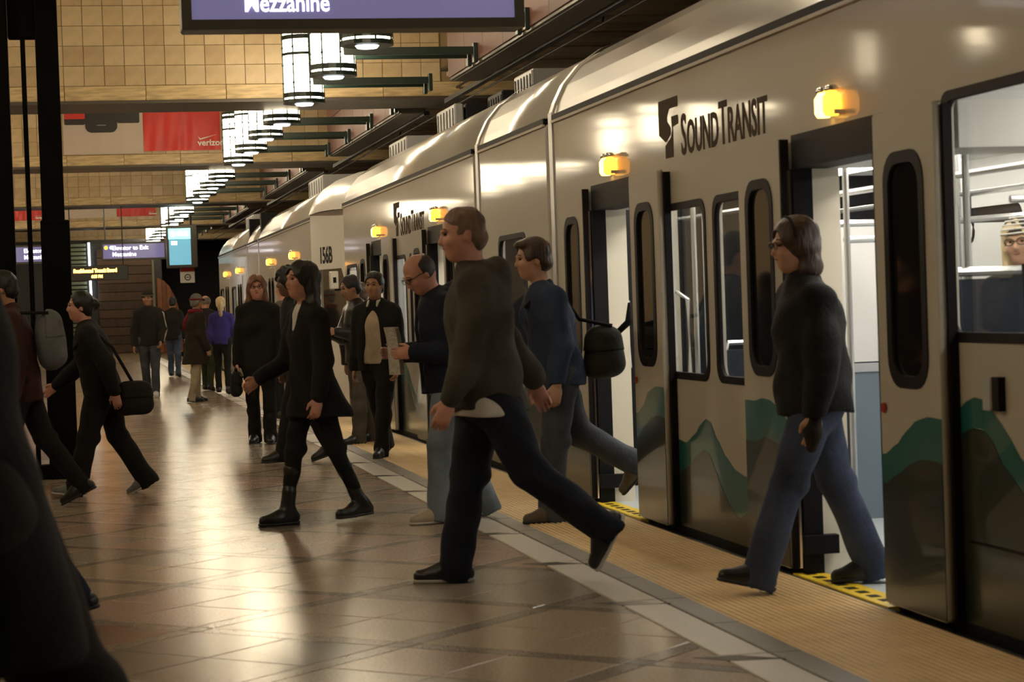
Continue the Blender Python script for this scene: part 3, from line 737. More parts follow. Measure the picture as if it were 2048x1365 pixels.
# cab: white fibreglass mask with side window, tapering forward
cabw = [(28.75, 1.0), (30.85, 1.0), (30.85, 1.92), (29.35, 1.92), (29.0, 1.75)]
fC = lambda e: (lambda u, v, w_: (XS + e + w_ + max(0, 31.0 - u) * .22, u, v))
panel('cab_side', M_cap, car2, [(28.9, -.05), (31.0, -.05), (31.0, ZG + .07), (28.6, ZG + .07), (28.47, 2.2), (28.55, 1.0)], [[(29.05, .95), (30.75, .95), (30.75, 1.93), (29.75, 1.93)]], fC(-.02), 0.08)
panel('cab_window', mat('cab_glass', (0.01, 0.01, 0.012), 0.08, coat=1), car2, [(29.0, .9), (30.8, .9), (30.8, 1.95), (29.7, 1.95)], [], fC(.02), 0.01)
loft_roof('cab_roof', 31.0, 28.45, M_cap, car2, 10, lambda t: math.sqrt(max(0.0, 1 - (0.9 * t) ** 2.6)), ex=.04)
mb = MB(); mb.prism([(XS + .12, 30.9), (XS + XW - .12, 30.9), (XS + XW - .55, 29.0), (XS + XW - .8, 28.6), (XS + .8, 28.6), (XS + .55, 29.0)], lambda u, v, w_: (u, v, -.3 + w_ * 1.2)); mb.build('cab_front', M_cap, car2)
mb = MB(); mb.prism([(XS + .52, 29.2), (XS + XW - .52, 29.2), (XS + XW - .75, 28.65), (XS + .75, 28.65)], lambda u, v, w_: (u, v, .9 + w_ * 1.3)); mb.build('windshield', mat('cab_glass', (0.01, 0.01, 0.012), 0.08, coat=1), car2)
mb = MB(); mb.prism([(XS + .12, 30.9), (XS + XW - .12, 30.9), (XS + XW - .62, 28.65), (XS + .62, 28.65)], lambda u, v, w_: (u, v, 2.2 + w_ * .49)); mb.build('cab_brow', M_cap, car2)
text('car_number', '156B', 0.33, lambda u, v, w_: Vector((XS - .024 - w_ + (.36 + u) * .22, 30.64 - u, 2.02 + v)), M_skirt, car2, sx=.80, bold=.006)
roofbox(car2, XS + .42, XS + 1.2, 33.0, 35.0, 3.15, 3.45); roofbox(car2, XS + .42, XS + 1.2, 46.0, 48.0, 3.15, 3.45)
B('coupler', M_skirt, car1, XS + 1.1, XS + 1.55, 28.3, 28.4, -.3, .1)
MB().box(XS - .16, XS - .06, 27.55, 27.75, 1.62, 1.85, ch=.01).build('camera_box', M_cap, car1)
B('camera_lens', M_skirt, car1, XS - .13, XS - .09, 27.54, 27.55, 1.70, 1.77)
B('camera_arm', M_skirt, car1, XS - .1, XS + .02, 27.65, 28.2, 1.60, 1.62)
# ================================================================== SIGNS, BANNERS, FAR END
M_signfr = mat('sign_frame', (0.05, 0.045, 0.035), 0.4)
M_post = mat('post_black', (0.006, 0.0055, 0.005), 0.9, spec=0.05)
M_purple = mat('sign_purple', (0.10, 0.09, 0.22), 0.12, emit=(0.17, 0.155, 0.29), es=0.5, var=0.3, vscale=0.9)
M_white = mat('sign_white_glow', (1, 1, 1), 0.4, emit=(1, 0.96, 1), es=2.2)
M_orange = mat('sign_orange', (1, 0.5, 0.05), 0.4, emit=(1, 0.45, 0.05), es=1.6)
M_skyblue = mat('sign_blue', (0.4, 0.6, 1), 0.4, emit=(0.45, 0.65, 1), es=1.6)
def hanging_sign(x0, x1, y, z0, z1, label, lines, icons=True, rods=True):
    s = empty('hanging_sign', (0, y, 0), label, 'sign', 'purple hanging wayfinding signs')
    MB().box(x0, x1, 0.01, 0.22, z0, z1, ch=.012).build('sign_case', M_signfr, s)
    b = .055
    B('face_panel', M_purple, s, x0 + b, x1 - b, -0.002, 0.012, z0 + b, z1 - b)
    fr = panel('face_frame', M_signfr, s, [(x0, z0), (x1, z0), (x1, z1), (x0, z1)], [[(x0 + b, z0 + b), (x1 - b, z0 + b), (x1 - b, z1 - b), (x0 + b, z1 - b)]], lambda u, v, w_: (u, -0.02 + w_, v), 0.035)
    for tx, tz, sz, st, sx in lines:
        text('lettering', st, sz, lambda u, v, w_: Vector((tx + u, -0.006 + w_ * .3, tz + v)), M_white, s, sx=sx, bold=.0015)
    if icons:
        for i, m in enumerate((M_orange, M_skyblue)):
            MB().lathe([(.055, 0), (.055, .004)], (x0 + .14 + .15 * i, -.007, z1 - .15), 16, 'y').build('icon', m, s)
    if rods:
        for x in (x0 + .12, x1 - .12): MB().tube([(x, .1, z1), (x, .1, 6.2)], .018, 8).build('hanger_rod', M_black, s)
    return s
hanging_sign(0.655, 2.60, 12.0, 2.945, 3.42, 'large purple hanging sign reading Mezzanine, cut off by the top of the picture',
             [(1.0, 3.045, .145, 'Mezzanine', .79), (1.0, 3.22, .145, 'Elevator to Exit', .79)])
hanging_sign(0.86, 2.70, 62.0, 2.95, 3.47, 'small distant purple hanging sign with two lines of white lettering beside the teal screen',
             [(1.17, 3.07, .17, 'Mezzanine', .95), (1.17, 3.25, .17, 'Elevator to Exit', .95)])
hanging_sign(-2.4, -0.62, 62.4, 2.94, 3.47, 'distant purple hanging sign glimpsed between the dark posts at the left edge',
             [(-1.3, 3.07, .17, 'Mezzanine', .9), (-1.3, 3.25, .17, 'Elevator', .9)])

# banners
M_redcl = mat('banner_red', (0.55, 0.03, 0.02), 0.5, var=0.1, vscale=3)
M_whcl = mat('banner_white', (0.50, 0.42, 0.35), 0.6)
M_blk = mat('banner_black', (0.02, 0.018, 0.018), 0.4)
M_print = mat('banner_print_white', (0.75, 0.7, 0.65), 0.5)
def cloth(name, m, parent, x0, x1, z0, z1, y, n=40, amp=0.012, seed=0):
    r = random.Random(seed); ph = [r.uniform(0, 6) for _ in range(6)]; mb = MB(); k = 8
    for j in range(k + 1):
        for i in range(n + 1):
            t = i / n; q = j / k
            d = amp * (math.sin(t * 23 + ph[0] + q * 2) + .7 * math.sin(t * 41 + ph[1] - q * 3) + .5 * math.sin(t * 13 + ph[2] + q * 5)) * (0.35 + .65 * (1 - q))
            mb.v.append((x0 + (x1 - x0) * t, y + d, z0 + (z1 - z0) * q))
    for j in range(k):
        for i in range(n): a = j * (n + 1) + i; mb.f.append((a, a + 1, a + n + 2, a + n + 1))
    nv = len(mb.v); mb.v += [(x, yy + .006, z) for x, yy, z in mb.v]; mb.f += [tuple(i + nv for i in reversed(f)) for f in mb.f]
    return mb.build(name, m, parent, True)
def banner(x0, x1, z0, z1, y, kind, label, seed=0):
    o = empty('banner', (0, y, 0), label, 'banner', 'advertising banners on the beams')
    if kind == 'red':
        cloth('banner_cloth', M_redcl, o, x0, x1, z0, z1, 0, seed=seed)
        h = z1 - z0; yb = -.036
        text('banner_lettering', 'verizon', h * .2, lambda u, v, w_: Vector((x1 - h * .52 + u, yb + w_ * .3, z0 + h * .1 + v)), M_print, o, bold=.004)
        mb = MB(); a = x1 - h * .52; mb.prism([(a, z0 + h * .32), (a + h * .05, z0 + h * .23), (a + h * .44, z0 + h * .35), (a + h * .06, z0 + h * .26)], lambda u, v, w_: (u, yb + w_ * .002, v)); mb.build('check_mark', M_print, o)
    else:
        cloth('banner_cloth', M_whcl, o, x0, x1, z0, z1, 0, amp=.004, seed=seed); yb = -.014
        if kind == 'phone':
            mb = MB(); mb.prism(rrect(.36, .95, 4.80, 5.5, .12), lambda u, v, w_: (u, yb - .006 + w_ * .006, min(v, z1))); mb.build('printed_phone', M_blk, o)
            mb = MB(); mb.prism(rrect(-.02, .36, 4.95, z1, .03), lambda u, v, w_: (u, yb + w_ * .002, v)); mb.build('printed_screen', M_blk, o)
            mb = MB(); mb.prism(rrect(-.02, .36, 5.06, z1, .02), lambda u, v, w_: (u, yb - .003 + w_ * .002, v)); mb.build('printed_red_square', M_redcl, o)
            mb = MB(); mb.prism(rrect(.95, 1.36, 4.97, z1, .03), lambda u, v, w_: (u, yb + w_ * .002, v)); mb.build('printed_picture', M_blk, o)
            B('printed_keys', mat('print_grey', (0.25, 0.23, 0.22), .5), o, .58, .74, yb - .009, yb - .007, 4.93, 4.945)
    return o
banner(1.425, 2.86, 4.44, 5.27, 40.62, 'red', 'large red cloth banner with white lettering on the second beam', 1)
banner(-0.05, 1.42, 4.40, 5.30, 40.62, 'phone', 'large off-white banner with a printed black phone on the second beam', 2)
banner(1.49, 2.70, 4.50, 4.92, 68.52, 'red', 'small distant red banner with white lettering left of the lamps', 3)
banner(-0.2, 1.48, 4.48, 4.90, 68.5, 'white', 'small distant plain white banner right of the dark post', 4)
banner(-1.75, -0.78, 4.45, 4.92, 68.52, 'red', 'distant red banner glimpsed between the dark posts at the left edge', 5)

# LED message board, teal information screen, small pictogram sign
led = empty('message_board', (0, 55, 0), 'black message board with glowing orange lettering hung under the far beam', 'message board')
MB().box(-0.25, 1.42, 0, .15, 2.28, 2.66, ch=.01).build('board_case', M_blk, led)
M_led = mat('led_orange', (1, .5, .1), .4, emit=(1.0, 0.42, 0.06), es=7.0)
text('board_lettering', 'Southbound Transit Board', .125, lambda u, v, w_: Vector((.06 + u, -.008 + w_ * .3, 2.49 + v)), M_led, led, sx=.80, bold=.009)
text('board_time', '6:25 PM', .10, lambda u, v, w_: Vector((.5 + u, -.008 + w_ * .3, 2.35 + v)), M_led, led, sx=.85, bold=.006)
MB().ball((-.10, -.01, 2.50), (.06, .012, .05), 8, 6).ball((-.08, -.01, 2.38), (.03, .012, .03), 8, 6).build('board_icon', M_led, led)
for x in (.0, 1.3): MB().tube([(x, .07, 2.66), (x, .07, 6.2)], .015, 6).build('hanger_rod', M_black, led)
scn = empty('information_screen', (0, 58, 0), 'hanging teal information screen in a dark case near the train', 'screen')
MB().box(2.54, 3.36, .0, .5, 2.60, 3.75, ch=.015).build('screen_case', M_signfr, scn)
M_teals = mat('screen_teal', (.05, .2, .25), .3, emit=(0.11, 0.30, 0.38), es=1.0, var=0.2, vscale=1)
M_tealh = mat('screen_header', (.3, .7, .7), .3, emit=(0.25, 0.85, 0.85), es=1.2)
B('screen_face', M_teals, scn, 2.60, 3.18, -.012, 0, 2.68, 3.36); B('screen_header', M_tealh, scn, 2.59, 3.18, -.013, 0, 3.37, 3.66)
MB().lathe([(.07, 0), (.07, .004)], (2.71, -.018, 3.51), 14, 'y').build('header_icon', M_white, scn)
for i in range(5): B('header_print', M_white, scn, 2.82 + i * .064, 2.872 + i * .064, -.017, -.013, 3.46, 3.56 + .03 * (i % 2))
for i in range(3): B('screen_print', M_white, scn, 2.66 + i * .055, 2.705 + i * .055, -.016, -.012, 3.22, 3.32)
MB().tube([(2.62, .2, 3.75), (2.62, .2, 6.2)], .02, 8).build('hanger_rod', M_black, scn); MB().tube([(3.2, .2, 3.75), (3.2, .2, 6.2)], .02, 8).build('hanger_rod', M_black, scn)
ps = empty('pictogram_sign', (0, 58.6, 0), 'small red and cream sign with a ring pictogram below the teal screen', 'sign')
MB().box(2.90, 3.29, 0, .05, 2.20, 2.62, ch=.01).build('sign_plate', mat('sign_cream', (.55, .48, .38), .5, emit=(.5, .4, .28), es=.12), ps)
B('red_band', M_redcl, ps, 2.90, 3.29, -.004, 0, 2.50, 2.62)
mb = MB(); N = 20
for i in range(N):
    a0, a1 = 2 * math.pi * i / N, 2 * math.pi * (i + 1) / N
    mb.add([(3.1 + r * math.cos(a), -.004, 2.35 + r * math.sin(a)) for a in (a0, a1) for r in (.06, .09)], [(0, 1, 3, 2)])
mb.build('ring_mark', M_blk, ps); B('arrow_mark', M_blk, ps, 3.06, 3.14, -.005, -.003, 2.34, 2.365)
for x in (2.95, 3.25): MB().tube([(x, .03, 2.62), (x, .03, 6.2)], .012, 6).build('hanger_rod', M_black, ps)

# far end wall pieces
fe = empty('louvre_screen', (0, 80, 0), 'pale green louvred column with a thin white light tube at the far end', 'louvre')
for i in range(22): MB().box(-.02, .56, 0, .10, .7 + i * .155, .7 + i * .155 + .105, ch=.01).build('slat', mat('louvre_green', (.20, .24, .15), .5), fe)
B('louvre_back', M_dark, fe, -.05, .6, .12, .2, 0, 4.15)
B('louvre_post', M_black, fe, .56, .62, 0, .1, 0, 4.15)
ft = MB().tube([(.69, -.1, 1.75), (.67, -.1, 4.1)], .035, 8).build('light_tube', mat('tube_glow', (1, 1, 1), .4, emit=(.9, .95, 1), es=5), fe)
for z in (1.72, 4.12): MB().box(.60, .74, -.14, .08, z - .03, z + .03, ch=.008).build('tube_holder', M_black, ft)
bw_ = empty('wall_boarded', kind='structure')
M_bd = [mat('brown_board_a', (.10, .055, .03), .6, var=.2), mat('brown_board_b', (.07, .04, .022), .6, var=.2)]
for i in range(12): MB().box(.95, 2.95, 80, 80.06, .0 + i * .32, .0 + i * .32 + .305, ch=.01).build('wall_board', M_bd[i % 2], bw_)
B('wall_backing', M_black, bw_, -9, 3.3, 80.3, 80.4, 0, 4.2)
stp = empty('steel_post', (0, 76, 0), 'slim pale steel post in front of the brown boarded wall', 'post')
MB().tube([(2.84, 0, .02), (2.82, 0, 3.4)], .05, 10).build('post_shaft', mat('pale_steel', (.35, .33, .26), .4, .3), stp); MB().tube([(2.84, 0, 0), (2.84, 0, .04)], .11, 10).build('post_base', M_black, stp)
ar = empty('copper_arch', (0, 77, 0), 'rounded copper-brown arch panel at the far end of the platform', 'arch')
M_cop = [mat('copper_a', (.32, .11, .03), .45, var=.2, emit=None), mat('copper_b', (.24, .08, .025), .45, var=.2)]
for i in range(5):
    a, b = 2.98 + i * .17, 2.98 + (i + 1) * .17 - .012
    za, zb = [.4 + 2.25 * math.sqrt(max(0, 1 - ((x - 2.95) / .9) ** 2)) for x in (a, b)]
    mb = MB(); mb.prism([(a, 0), (b, 0), (b, zb), ((a + b) / 2, (za + zb) / 2 + .04), (a, za)], lambda u, v, w_: (u, w_ * .2, v)); mb.build('arch_board', M_cop[i % 2], ar)
# dark posts at the left edge
ps_ = empty('elevator_enclosure', (0, 18.5, 0), 'dark steel frame of upright posts at the left edge of the picture', 'enclosure')
MB().box(-.225, -.035, 0, .22, 0, 6.2, ch=.01).build('post', M_post, ps_)
MB().box(-.24, .0, -.02, .24, 0, 2.2, ch=.01).build('post_casing', M_post, ps_)
MB().box(-1.3, -.455, 0, .25, 0, 6.2, ch=.01).build('wide_post', M_post, ps_)
MB().box(-.45, -.22, .05, .2, 3.75, 6.2, ch=.01).build('head_panel', M_post, ps_)
MB().box(-1.3, 0, .02, .2, .0, .12, ch=.01).build('sill', M_post, ps_)
MB().box(-.35, -.31, .06, .12, .1, 3.75).build('mullion', M_post, ps_)
# ================================================================== PEOPLE (signed-distance bodies, one continuous surface each)
class Field:
    def __init__(s, lo, hi, h):
        s.h = h; s.o = np.floor(np.array(lo) / h) * h; s.n = np.ceil((np.array(hi) - s.o) / h).astype(int) + 1
        s.F = np.full(tuple(s.n), 0.2, np.float32)
    def sub(s, lo, hi):
        a = np.maximum(0, np.floor((np.array(lo) - s.o) / s.h).astype(int)); b = np.minimum(s.n, np.ceil((np.array(hi) - s.o) / s.h).astype(int) + 1)
        if np.any(b <= a): return None, None
        ax = [(s.o[i] + s.h * np.arange(a[i], b[i])).astype(np.float32) for i in range(3)]
        P = np.stack(np.meshgrid(*ax, indexing='ij'), -1)
        return tuple(slice(a[i], b[i]) for i in range(3)), P
    def _put(s, sl, d, k, cut):
        f = s.F[sl]
        if cut:
            d = -d
            if k > 0:
                hh = np.maximum(k - np.abs(f - d), 0) / k; s.F[sl] = np.maximum(f, d) + hh * hh * k * .25
            else: s.F[sl] = np.maximum(f, d)
        elif k > 0:
            hh = np.maximum(k - np.abs(f - d), 0) / k; s.F[sl] = np.minimum(f, d) - hh * hh * k * .25
        else: s.F[sl] = np.minimum(f, d)
    def cone(s, a, b, ra, rb, k=0.0, flat=None, cut=False):
        """capsule from a to b, radii ra, rb; flat=(unit vector n, ratio>1) makes it thinner along n"""
        a = np.array(a, np.float32); b = np.array(b, np.float32); R = max(ra, rb) + k + 2 * s.h
        sl, P = s.sub(np.minimum(a, b) - R, np.maximum(a, b) + R)
        if sl is None: return s
        q = P - a; ba = b - a
        if flat is not None:
            n = np.array(flat[0], np.float32); m = flat[1] - 1
            q = q + (q @ n)[..., None] * n * m; ba = ba + (ba @ n) * n * m
        h = np.clip((q @ ba) / max(float(ba @ ba), 1e-9), 0, 1)
        d = np.sqrt(((q - h[..., None] * ba) ** 2).sum(-1)) - (ra + (rb - ra) * h)
        if flat is not None: d = d / (1 + 0.5 * (flat[1] - 1))
        s._put(sl, d, k, cut); return s
    def ell(s, c, r, A, k=0.0, cut=False):
        """ellipsoid: A rows are its axes"""
        c = np.array(c, np.float32); r = np.array(r, np.float32); R = float(r.max()) + k + 2 * s.h
        sl, P = s.sub(c - R, c + R)
        if sl is None: return s
        q = ((P - c) @ np.array(A, np.float32).T) / r
        l = np.sqrt((q ** 2).sum(-1)); d = (l - 1) * float(r.min()) * 0.5 + (l - 1) * float(r.mean()) * 0.5
        s._put(sl, d, k, cut); return s
    def plane(s, p, n):
        """keep the half space n.(x-p) <= 0"""
        ax = [(s.o[i] + s.h * np.arange(s.n[i])).astype(np.float32) for i in range(3)]
        d = ((ax[0] - p[0]) * n[0])[:, None, None] + ((ax[1] - p[1]) * n[1])[None, :, None] + ((ax[2] - p[2]) * n[2])[None, None, :]
        s.F = np.maximum(s.F, d.astype(np.float32)); return s
    def folds(s, amp, seed=0, f=34.0):
        r = np.random.RandomState(seed)
        ax = [(s.o[i] + s.h * np.arange(s.n[i])).astype(np.float32) for i in range(3)]
        m = np.abs(s.F) < 0.04; I = np.nonzero(m); P = np.stack([ax[i][I[i]] for i in range(3)], -1)
        d = np.zeros(len(P), np.float32)
        w0 = np.sin(P @ (r.randn(3) * 7) + r.rand() * 6)
        for j in range(5):
            kx = r.randn(3); kx[2] *= 1.6; kx = kx / np.linalg.norm(kx) * f * r.uniform(.5, 1.2)
            d += np.sin(P @ kx + r.rand() * 6 + w0 * 1.5) * r.uniform(.4, 1)
        s.F[I] += amp * 0.5 * d; return s
    def mesh(s, name):
        F = s.F; S = F < 0; n = F.shape
        cnt = np.zeros(tuple(k - 1 for k in n), np.int8)
        for dx in (0, 1):
            for dy in (0, 1):
                for dz in (0, 1): cnt += S[dx:n[0] - 1 + dx, dy:n[1] - 1 + dy, dz:n[2] - 1 + dz]
        act = (cnt > 0) & (cnt < 8); I = np.argwhere(act); me = bpy.data.meshes.new(name)
        if len(I) == 0: return me
        cv = {}
        for dx in (0, 1):
            for dy in (0, 1):
                for dz in (0, 1): cv[dx, dy, dz] = F[I[:, 0] + dx, I[:, 1] + dy, I[:, 2] + dz]
        acc = np.zeros((len(I), 3)); c = np.zeros(len(I))
        for ax in range(3):
            for u in (0, 1):
                for v in (0, 1):
                    a = [u, v]; a.insert(ax, 0); b = [u, v]; b.insert(ax, 1)
                    va, vb = cv[tuple(a)], cv[tuple(b)]; m = (va < 0) != (vb < 0)
                    t = va / np.where(m, va - vb, 1); p = np.array(a, float)[None, :].repeat(len(I), 0); p[:, ax] = t
                    acc[m] += p[m]; c[m] += 1
        V = s.o + s.h * (I + acc / c[:, None])
        idx = np.full(act.shape, -1, np.int32); idx[act] = np.arange(len(I)); Q = []
        for ax in range(3):
            b, d = (ax + 1) % 3, (ax + 2) % 3
            sl0 = [slice(None)] * 3; sl1 = [slice(None)] * 3; sl0[ax] = slice(0, -1); sl1[ax] = slice(1, None)
            A, Bq = S[tuple(sl0)], S[tuple(sl1)]; E = np.argwhere(A != Bq)
            ok = (E[:, b] > 0) & (E[:, d] > 0) & (E[:, b] < n[b] - 1) & (E[:, d] < n[d] - 1); E = E[ok]
            if not len(E): continue
            fl = A[tuple(E.T)]; q = []
            for ob, od in ((-1, -1), (0, -1), (0, 0), (-1, 0)):
                e = E.copy(); e[:, b] += ob; e[:, d] += od; q.append(idx[tuple(e.T)])
            q = np.stack(q, -1); q[~fl] = q[~fl][:, ::-1]; Q.append(q)
        Q = np.concatenate(Q); Q = Q[(Q >= 0).all(1)]
        me.from_pydata(V, [], Q); me.polygons.foreach_set('use_smooth', np.ones(len(Q), bool))
        return me

def fabric(name, c, rough=0.85, var=0.25, bump=0.25, spec=0.25):
    return mat('cloth_' + name, c, rough, var=var, vscale=5, bump=bump, bscale=45, spec=spec)
CL = dict(
    hoodie=fabric('charcoal_hoodie', (0.060, 0.055, 0.042)), black=fabric('black', (0.010, 0.0095, 0.009)), black2=fabric('soft_black', (0.016, 0.015, 0.014)),
    navy=fabric('navy', (0.012, 0.016, 0.030)), bluejk=fabric('blue_jacket', (0.030, 0.045, 0.085)), darkdenim=fabric('dark_denim', (0.012, 0.015, 0.024)),
    denim=fabric('blue_denim', (0.045, 0.060, 0.105), var=.35), lightdenim=fabric('light_denim', (0.17, 0.21, 0.25), var=.3), greydenim=fabric('grey_denim', (0.055, 0.062, 0.075), var=.3),
    beige=fabric('beige_shirt', (0.45, 0.36, 0.26)), white=fabric('white', (0.62, 0.60, 0.56)), olive=fabric('olive', (0.06, 0.07, 0.04)),
    leather=mat('black_leather', (0.012, 0.012, 0.013), 0.35, bump=.15, bscale=30), khaki=fabric('khaki', (0.30, 0.25, 0.17)), brownblack=fabric('brown_black', (0.022, 0.017, 0.013)),
    purple=fabric('violet', (0.035, 0.028, 0.16)), lilac=fabric('lilac', (0.14, 0.12, 0.30)), greytr=fabric('grey_trousers', (0.085, 0.072, 0.055)), greengrey=fabric('green_grey', (0.085, 0.10, 0.085)),
    maroon=fabric('maroon', (0.040, 0.014, 0.012)), greypack=fabric('grey_pack', (0.12, 0.125, 0.13)), green=fabric('green_trousers', (0.03, 0.04, 0.018)), scarf=fabric('red_scarf', (0.16, 0.012, 0.02)),
    grey=fabric('grey', (0.12, 0.11, 0.10)), cream=fabric('cream', (0.40, 0.37, 0.30)))
SKIN = {'light': mat('skin_light', (0.52, 0.29, 0.19), 0.5, var=.08, vscale=8), 'pink': mat('skin_pink', (0.55, 0.27, 0.19), 0.5, var=.08, vscale=8),
        'tan': mat('skin_tan', (0.36, 0.19, 0.11), 0.5, var=.08, vscale=8), 'dark': mat('skin_dark', (0.16, 0.085, 0.055), 0.5, var=.08, vscale=8)}
HAIR = {k: mat('hair_' + k, c, 0.45, var=.35, vscale=14, bump=.5, bscale=60, stretch=(1, 1, .2)) for k, c in dict(
    black=(.008, .007, .006), brown=(.045, .022, .012), darkbrown=(.022, .013, .009), red=(.16, .065, .03), blond=(.52, .40, .22), grey=(.16, .145, .13), ltbrown=(.10, .06, .035), stubble=(.17, .105, .065)).items()}
SHOE = {'black': mat('shoe_black', (.010, .010, .010), .35), 'beige': mat('shoe_beige', (.42, .36, .27), .6), 'white': mat('shoe_white', (.5, .5, .48), .5), 'brown': mat('shoe_brown', (.10, .075, .045), .6), 'sole': mat('shoe_sole', (.52, .50, .46), .6), 'dark': mat('shoe_sole_dark', (.02, .02, .02), .6), 'grey': mat('shoe_grey', (.16, .16, .15), .6)}
M_eye = mat('eye_dark', (.015, .010, .008), .2); M_lip = mat('lips', (.30, .10, .08), .45); M_frame = mat('spectacle_frame', (.02, .015, .012), .3); M_lens = glass('spectacle_lens', (.95, .95, .95))

def V3(*a): return np.array(a, float)
def rot(v, ax, deg):
    a = math.radians(deg); ax = ax / np.linalg.norm(ax); return v * math.cos(a) + np.cross(ax, v) * math.sin(a) + ax * (ax @ v) * (1 - math.cos(a))

def person(label, H, heading, at, plant='R', lean=3, L=(0, 0, 0), R=(0, 0, 0), armL=(0, 8, 10, 0), armR=(0, 8, 10, 0), head=(0, 0, 0),
           skin='light', hair=('short', 'brown'), top=None, shirt=None, legs=('black', 1.0), shoes=('black', 'dark'), build=1.0,
           glasses=False, group=None, res=0.009, hat=None, face=True, twist=0, boots=False, gloves=None, extra=None, side=0, spread=0.0, seated=False, bust=False):
    """heading: degrees, direction of travel in the floor plane; L/R: (thigh forward, knee flex, toe-down pitch);
       arm: (upper arm forward, outward, elbow flex, forearm turned inward); head: (yaw left+, pitch down+, roll)"""
    s = H / 1.75; hd = math.radians(heading)
    F = V3(math.cos(hd), math.sin(hd), 0); U = V3(0, 0, 1); Lv = np.cross(U, F)
    P = V3(0, 0, 0); J = {}
    for nm, sg, (th, kn, pt) in (('L', 1, L), ('R', -1, R)):
        hip = P + Lv * sg * .088 * s - U * .02 * s
        d1 = -U * math.cos(math.radians(th)) + F * math.sin(math.radians(th)) + Lv * sg * spread; d1 /= np.linalg.norm(d1)
        knee = hip + d1 * .425 * s; sh = th - kn
        d2 = -U * math.cos(math.radians(sh)) + F * math.sin(math.radians(sh)) + Lv * sg * spread * .6; d2 /= np.linalg.norm(d2)
        ank = knee + d2 * .415 * s
        td = F * math.cos(math.radians(pt)) - U * math.sin(math.radians(pt)); td = td + Lv * sg * .10; td /= np.linalg.norm(td)
        sn = np.cross(td, np.cross(U, td) if abs(td @ U) < .95 else Lv); sn = np.cross(np.cross(td, U) if abs(td[2]) < .95 else np.cross(td, F), td); sn /= np.linalg.norm(sn)
        if sn @ (U + F * .3) < 0: sn = -sn
        J[nm] = dict(hip=hip, knee=knee, ank=ank, td=td, sn=sn, d2=d2)
    # drop the figure so that the planted foot meets the ground point 'at'
    a = J[plant]['ank'] if plant in J else P
    off = V3(*at) - a + (U * .085 * s if plant in J else 0)
    if plant in J:
        j = J[plant]
        low = min((j['ank'] - j['td'] * .05 * s - j['sn'] * .085 * s)[2], (j['ank'] + j['td'] * .19 * s - j['sn'] * .085 * s)[2])
        off = V3(at[0] - a[0], at[1] - a[1], at[2] - low)
    P = P + off
    for j in J.values():
        for k in ('hip', 'knee', 'ank'): j[k] = j[k] + off
    T = rot(U, Lv, lean); Ft = np.cross(Lv, T) if False else rot(F, Lv, lean)
    Ls = rot(Lv, T, twist); Fs = rot(Ft, T, twist)
    waist = P + T * .12 * s; chest = P + T * .31 * s; nb = P + T * .50 * s
    bw = build
    shj = {'L': P + T * .432 * s + Ls * .168 * s * (0.8 + .2 * bw), 'R': P + T * .432 * s - Ls * .168 * s * (0.8 + .2 * bw)}
    yaw, pit, rl = head
    hf = rot(rot(F, U, yaw), np.cross(U, rot(F, U, yaw)), pit + lean * .3); hl = rot(Lv, U, yaw); hu = np.cross(hf, hl)
    if rl: hl, hu = rot(hl, hf, rl), rot(hu, hf, rl)
    nt_ = nb + rot(T, Lv, pit * .4 + 8) * .085 * s; hc = nt_ + hu * .095 * s + hf * .022 * s
    AH = np.stack([hf, hl, hu])
    def hp(x, y, z): return hc + (hf * x + hl * y + hu * z) * s
    for nm, sg, (fa, ab, el, inn) in (('L', 1, armL), ('R', -1, armR)):
        d = -U * math.cos(math.radians(fa)) + F * math.sin(math.radians(fa)); d = d + Ls * sg * math.sin(math.radians(ab)); d /= np.linalg.norm(d)
        elb = shj[nm] + d * .285 * s
        ax = np.cross(d, F); ax = np.cross(F, U) if np.linalg.norm(ax) < .2 else ax
        f2 = fa + el; d2 = -U * math.cos(math.radians(f2)) + F * math.sin(math.radians(f2)); d2 = d2 + Ls * sg * (math.sin(math.radians(ab)) * .6 - math.sin(math.radians(inn))); d2 /= np.linalg.norm(d2)
        wr = elb + d2 * .245 * s
        J['arm' + nm] = dict(sh=shj[nm], elb=elb, wr=wr, d=d2, sg=sg)
    allp = [P, nb, hc] + [j[k] for j in J.values() for k in ('hip', 'knee', 'ank', 'sh', 'elb', 'wr') if k in j]
    lo = np.min(allp, 0) - .30; hi = np.max(allp, 0) + .30
    h = res
    # ---------------- body
    f = Field(lo, hi, h)
    fr = (Fs, 1.45)
    f.cone(P - T * .02 * s, P + T * .10 * s, .145 * s, .135 * s, .03, fr).cone(waist, chest, .135 * s, .150 * s, .03, fr).cone(chest, P + T * .42 * s, .15 * s, .12 * s, .03, fr)
    f.cone(shj['L'] - Ls * .05 * s, shj['R'] + Ls * .05 * s, .055 * s, .055 * s, .04)
    f.cone(nb - T * .05 * s, nt_ + hu * .03 * s, .060 * s, .052 * s, .03)
    for nm in ('L', 'R'):
        j = J[nm]
        f.cone(j['hip'], j['knee'], .076 * s, .048 * s, .03).cone(j['knee'], j['ank'], .045 * s, .032 * s, .02).cone(j['knee'] + j['d2'] * .07 * s - F * .008 * s, j['knee'] + j['d2'] * .17 * s - F * .008 * s, .040 * s, .033 * s, .015)
        f.cone(j['ank'], j['ank'] + j['td'] * .15 * s - j['sn'] * .045 * s, .034 * s, .025 * s, .02)
        a = J['arm' + nm]
        f.cone(a['sh'], a['elb'], .050 * s, .038 * s, .03).cone(a['elb'], a['wr'], .038 * s, .026 * s, .015)
        # hand: palm, four fingers, thumb
        d = a['d']; t = F - d * (F @ d)
        if np.linalg.norm(t) < .3: t = U - d * (U @ d)
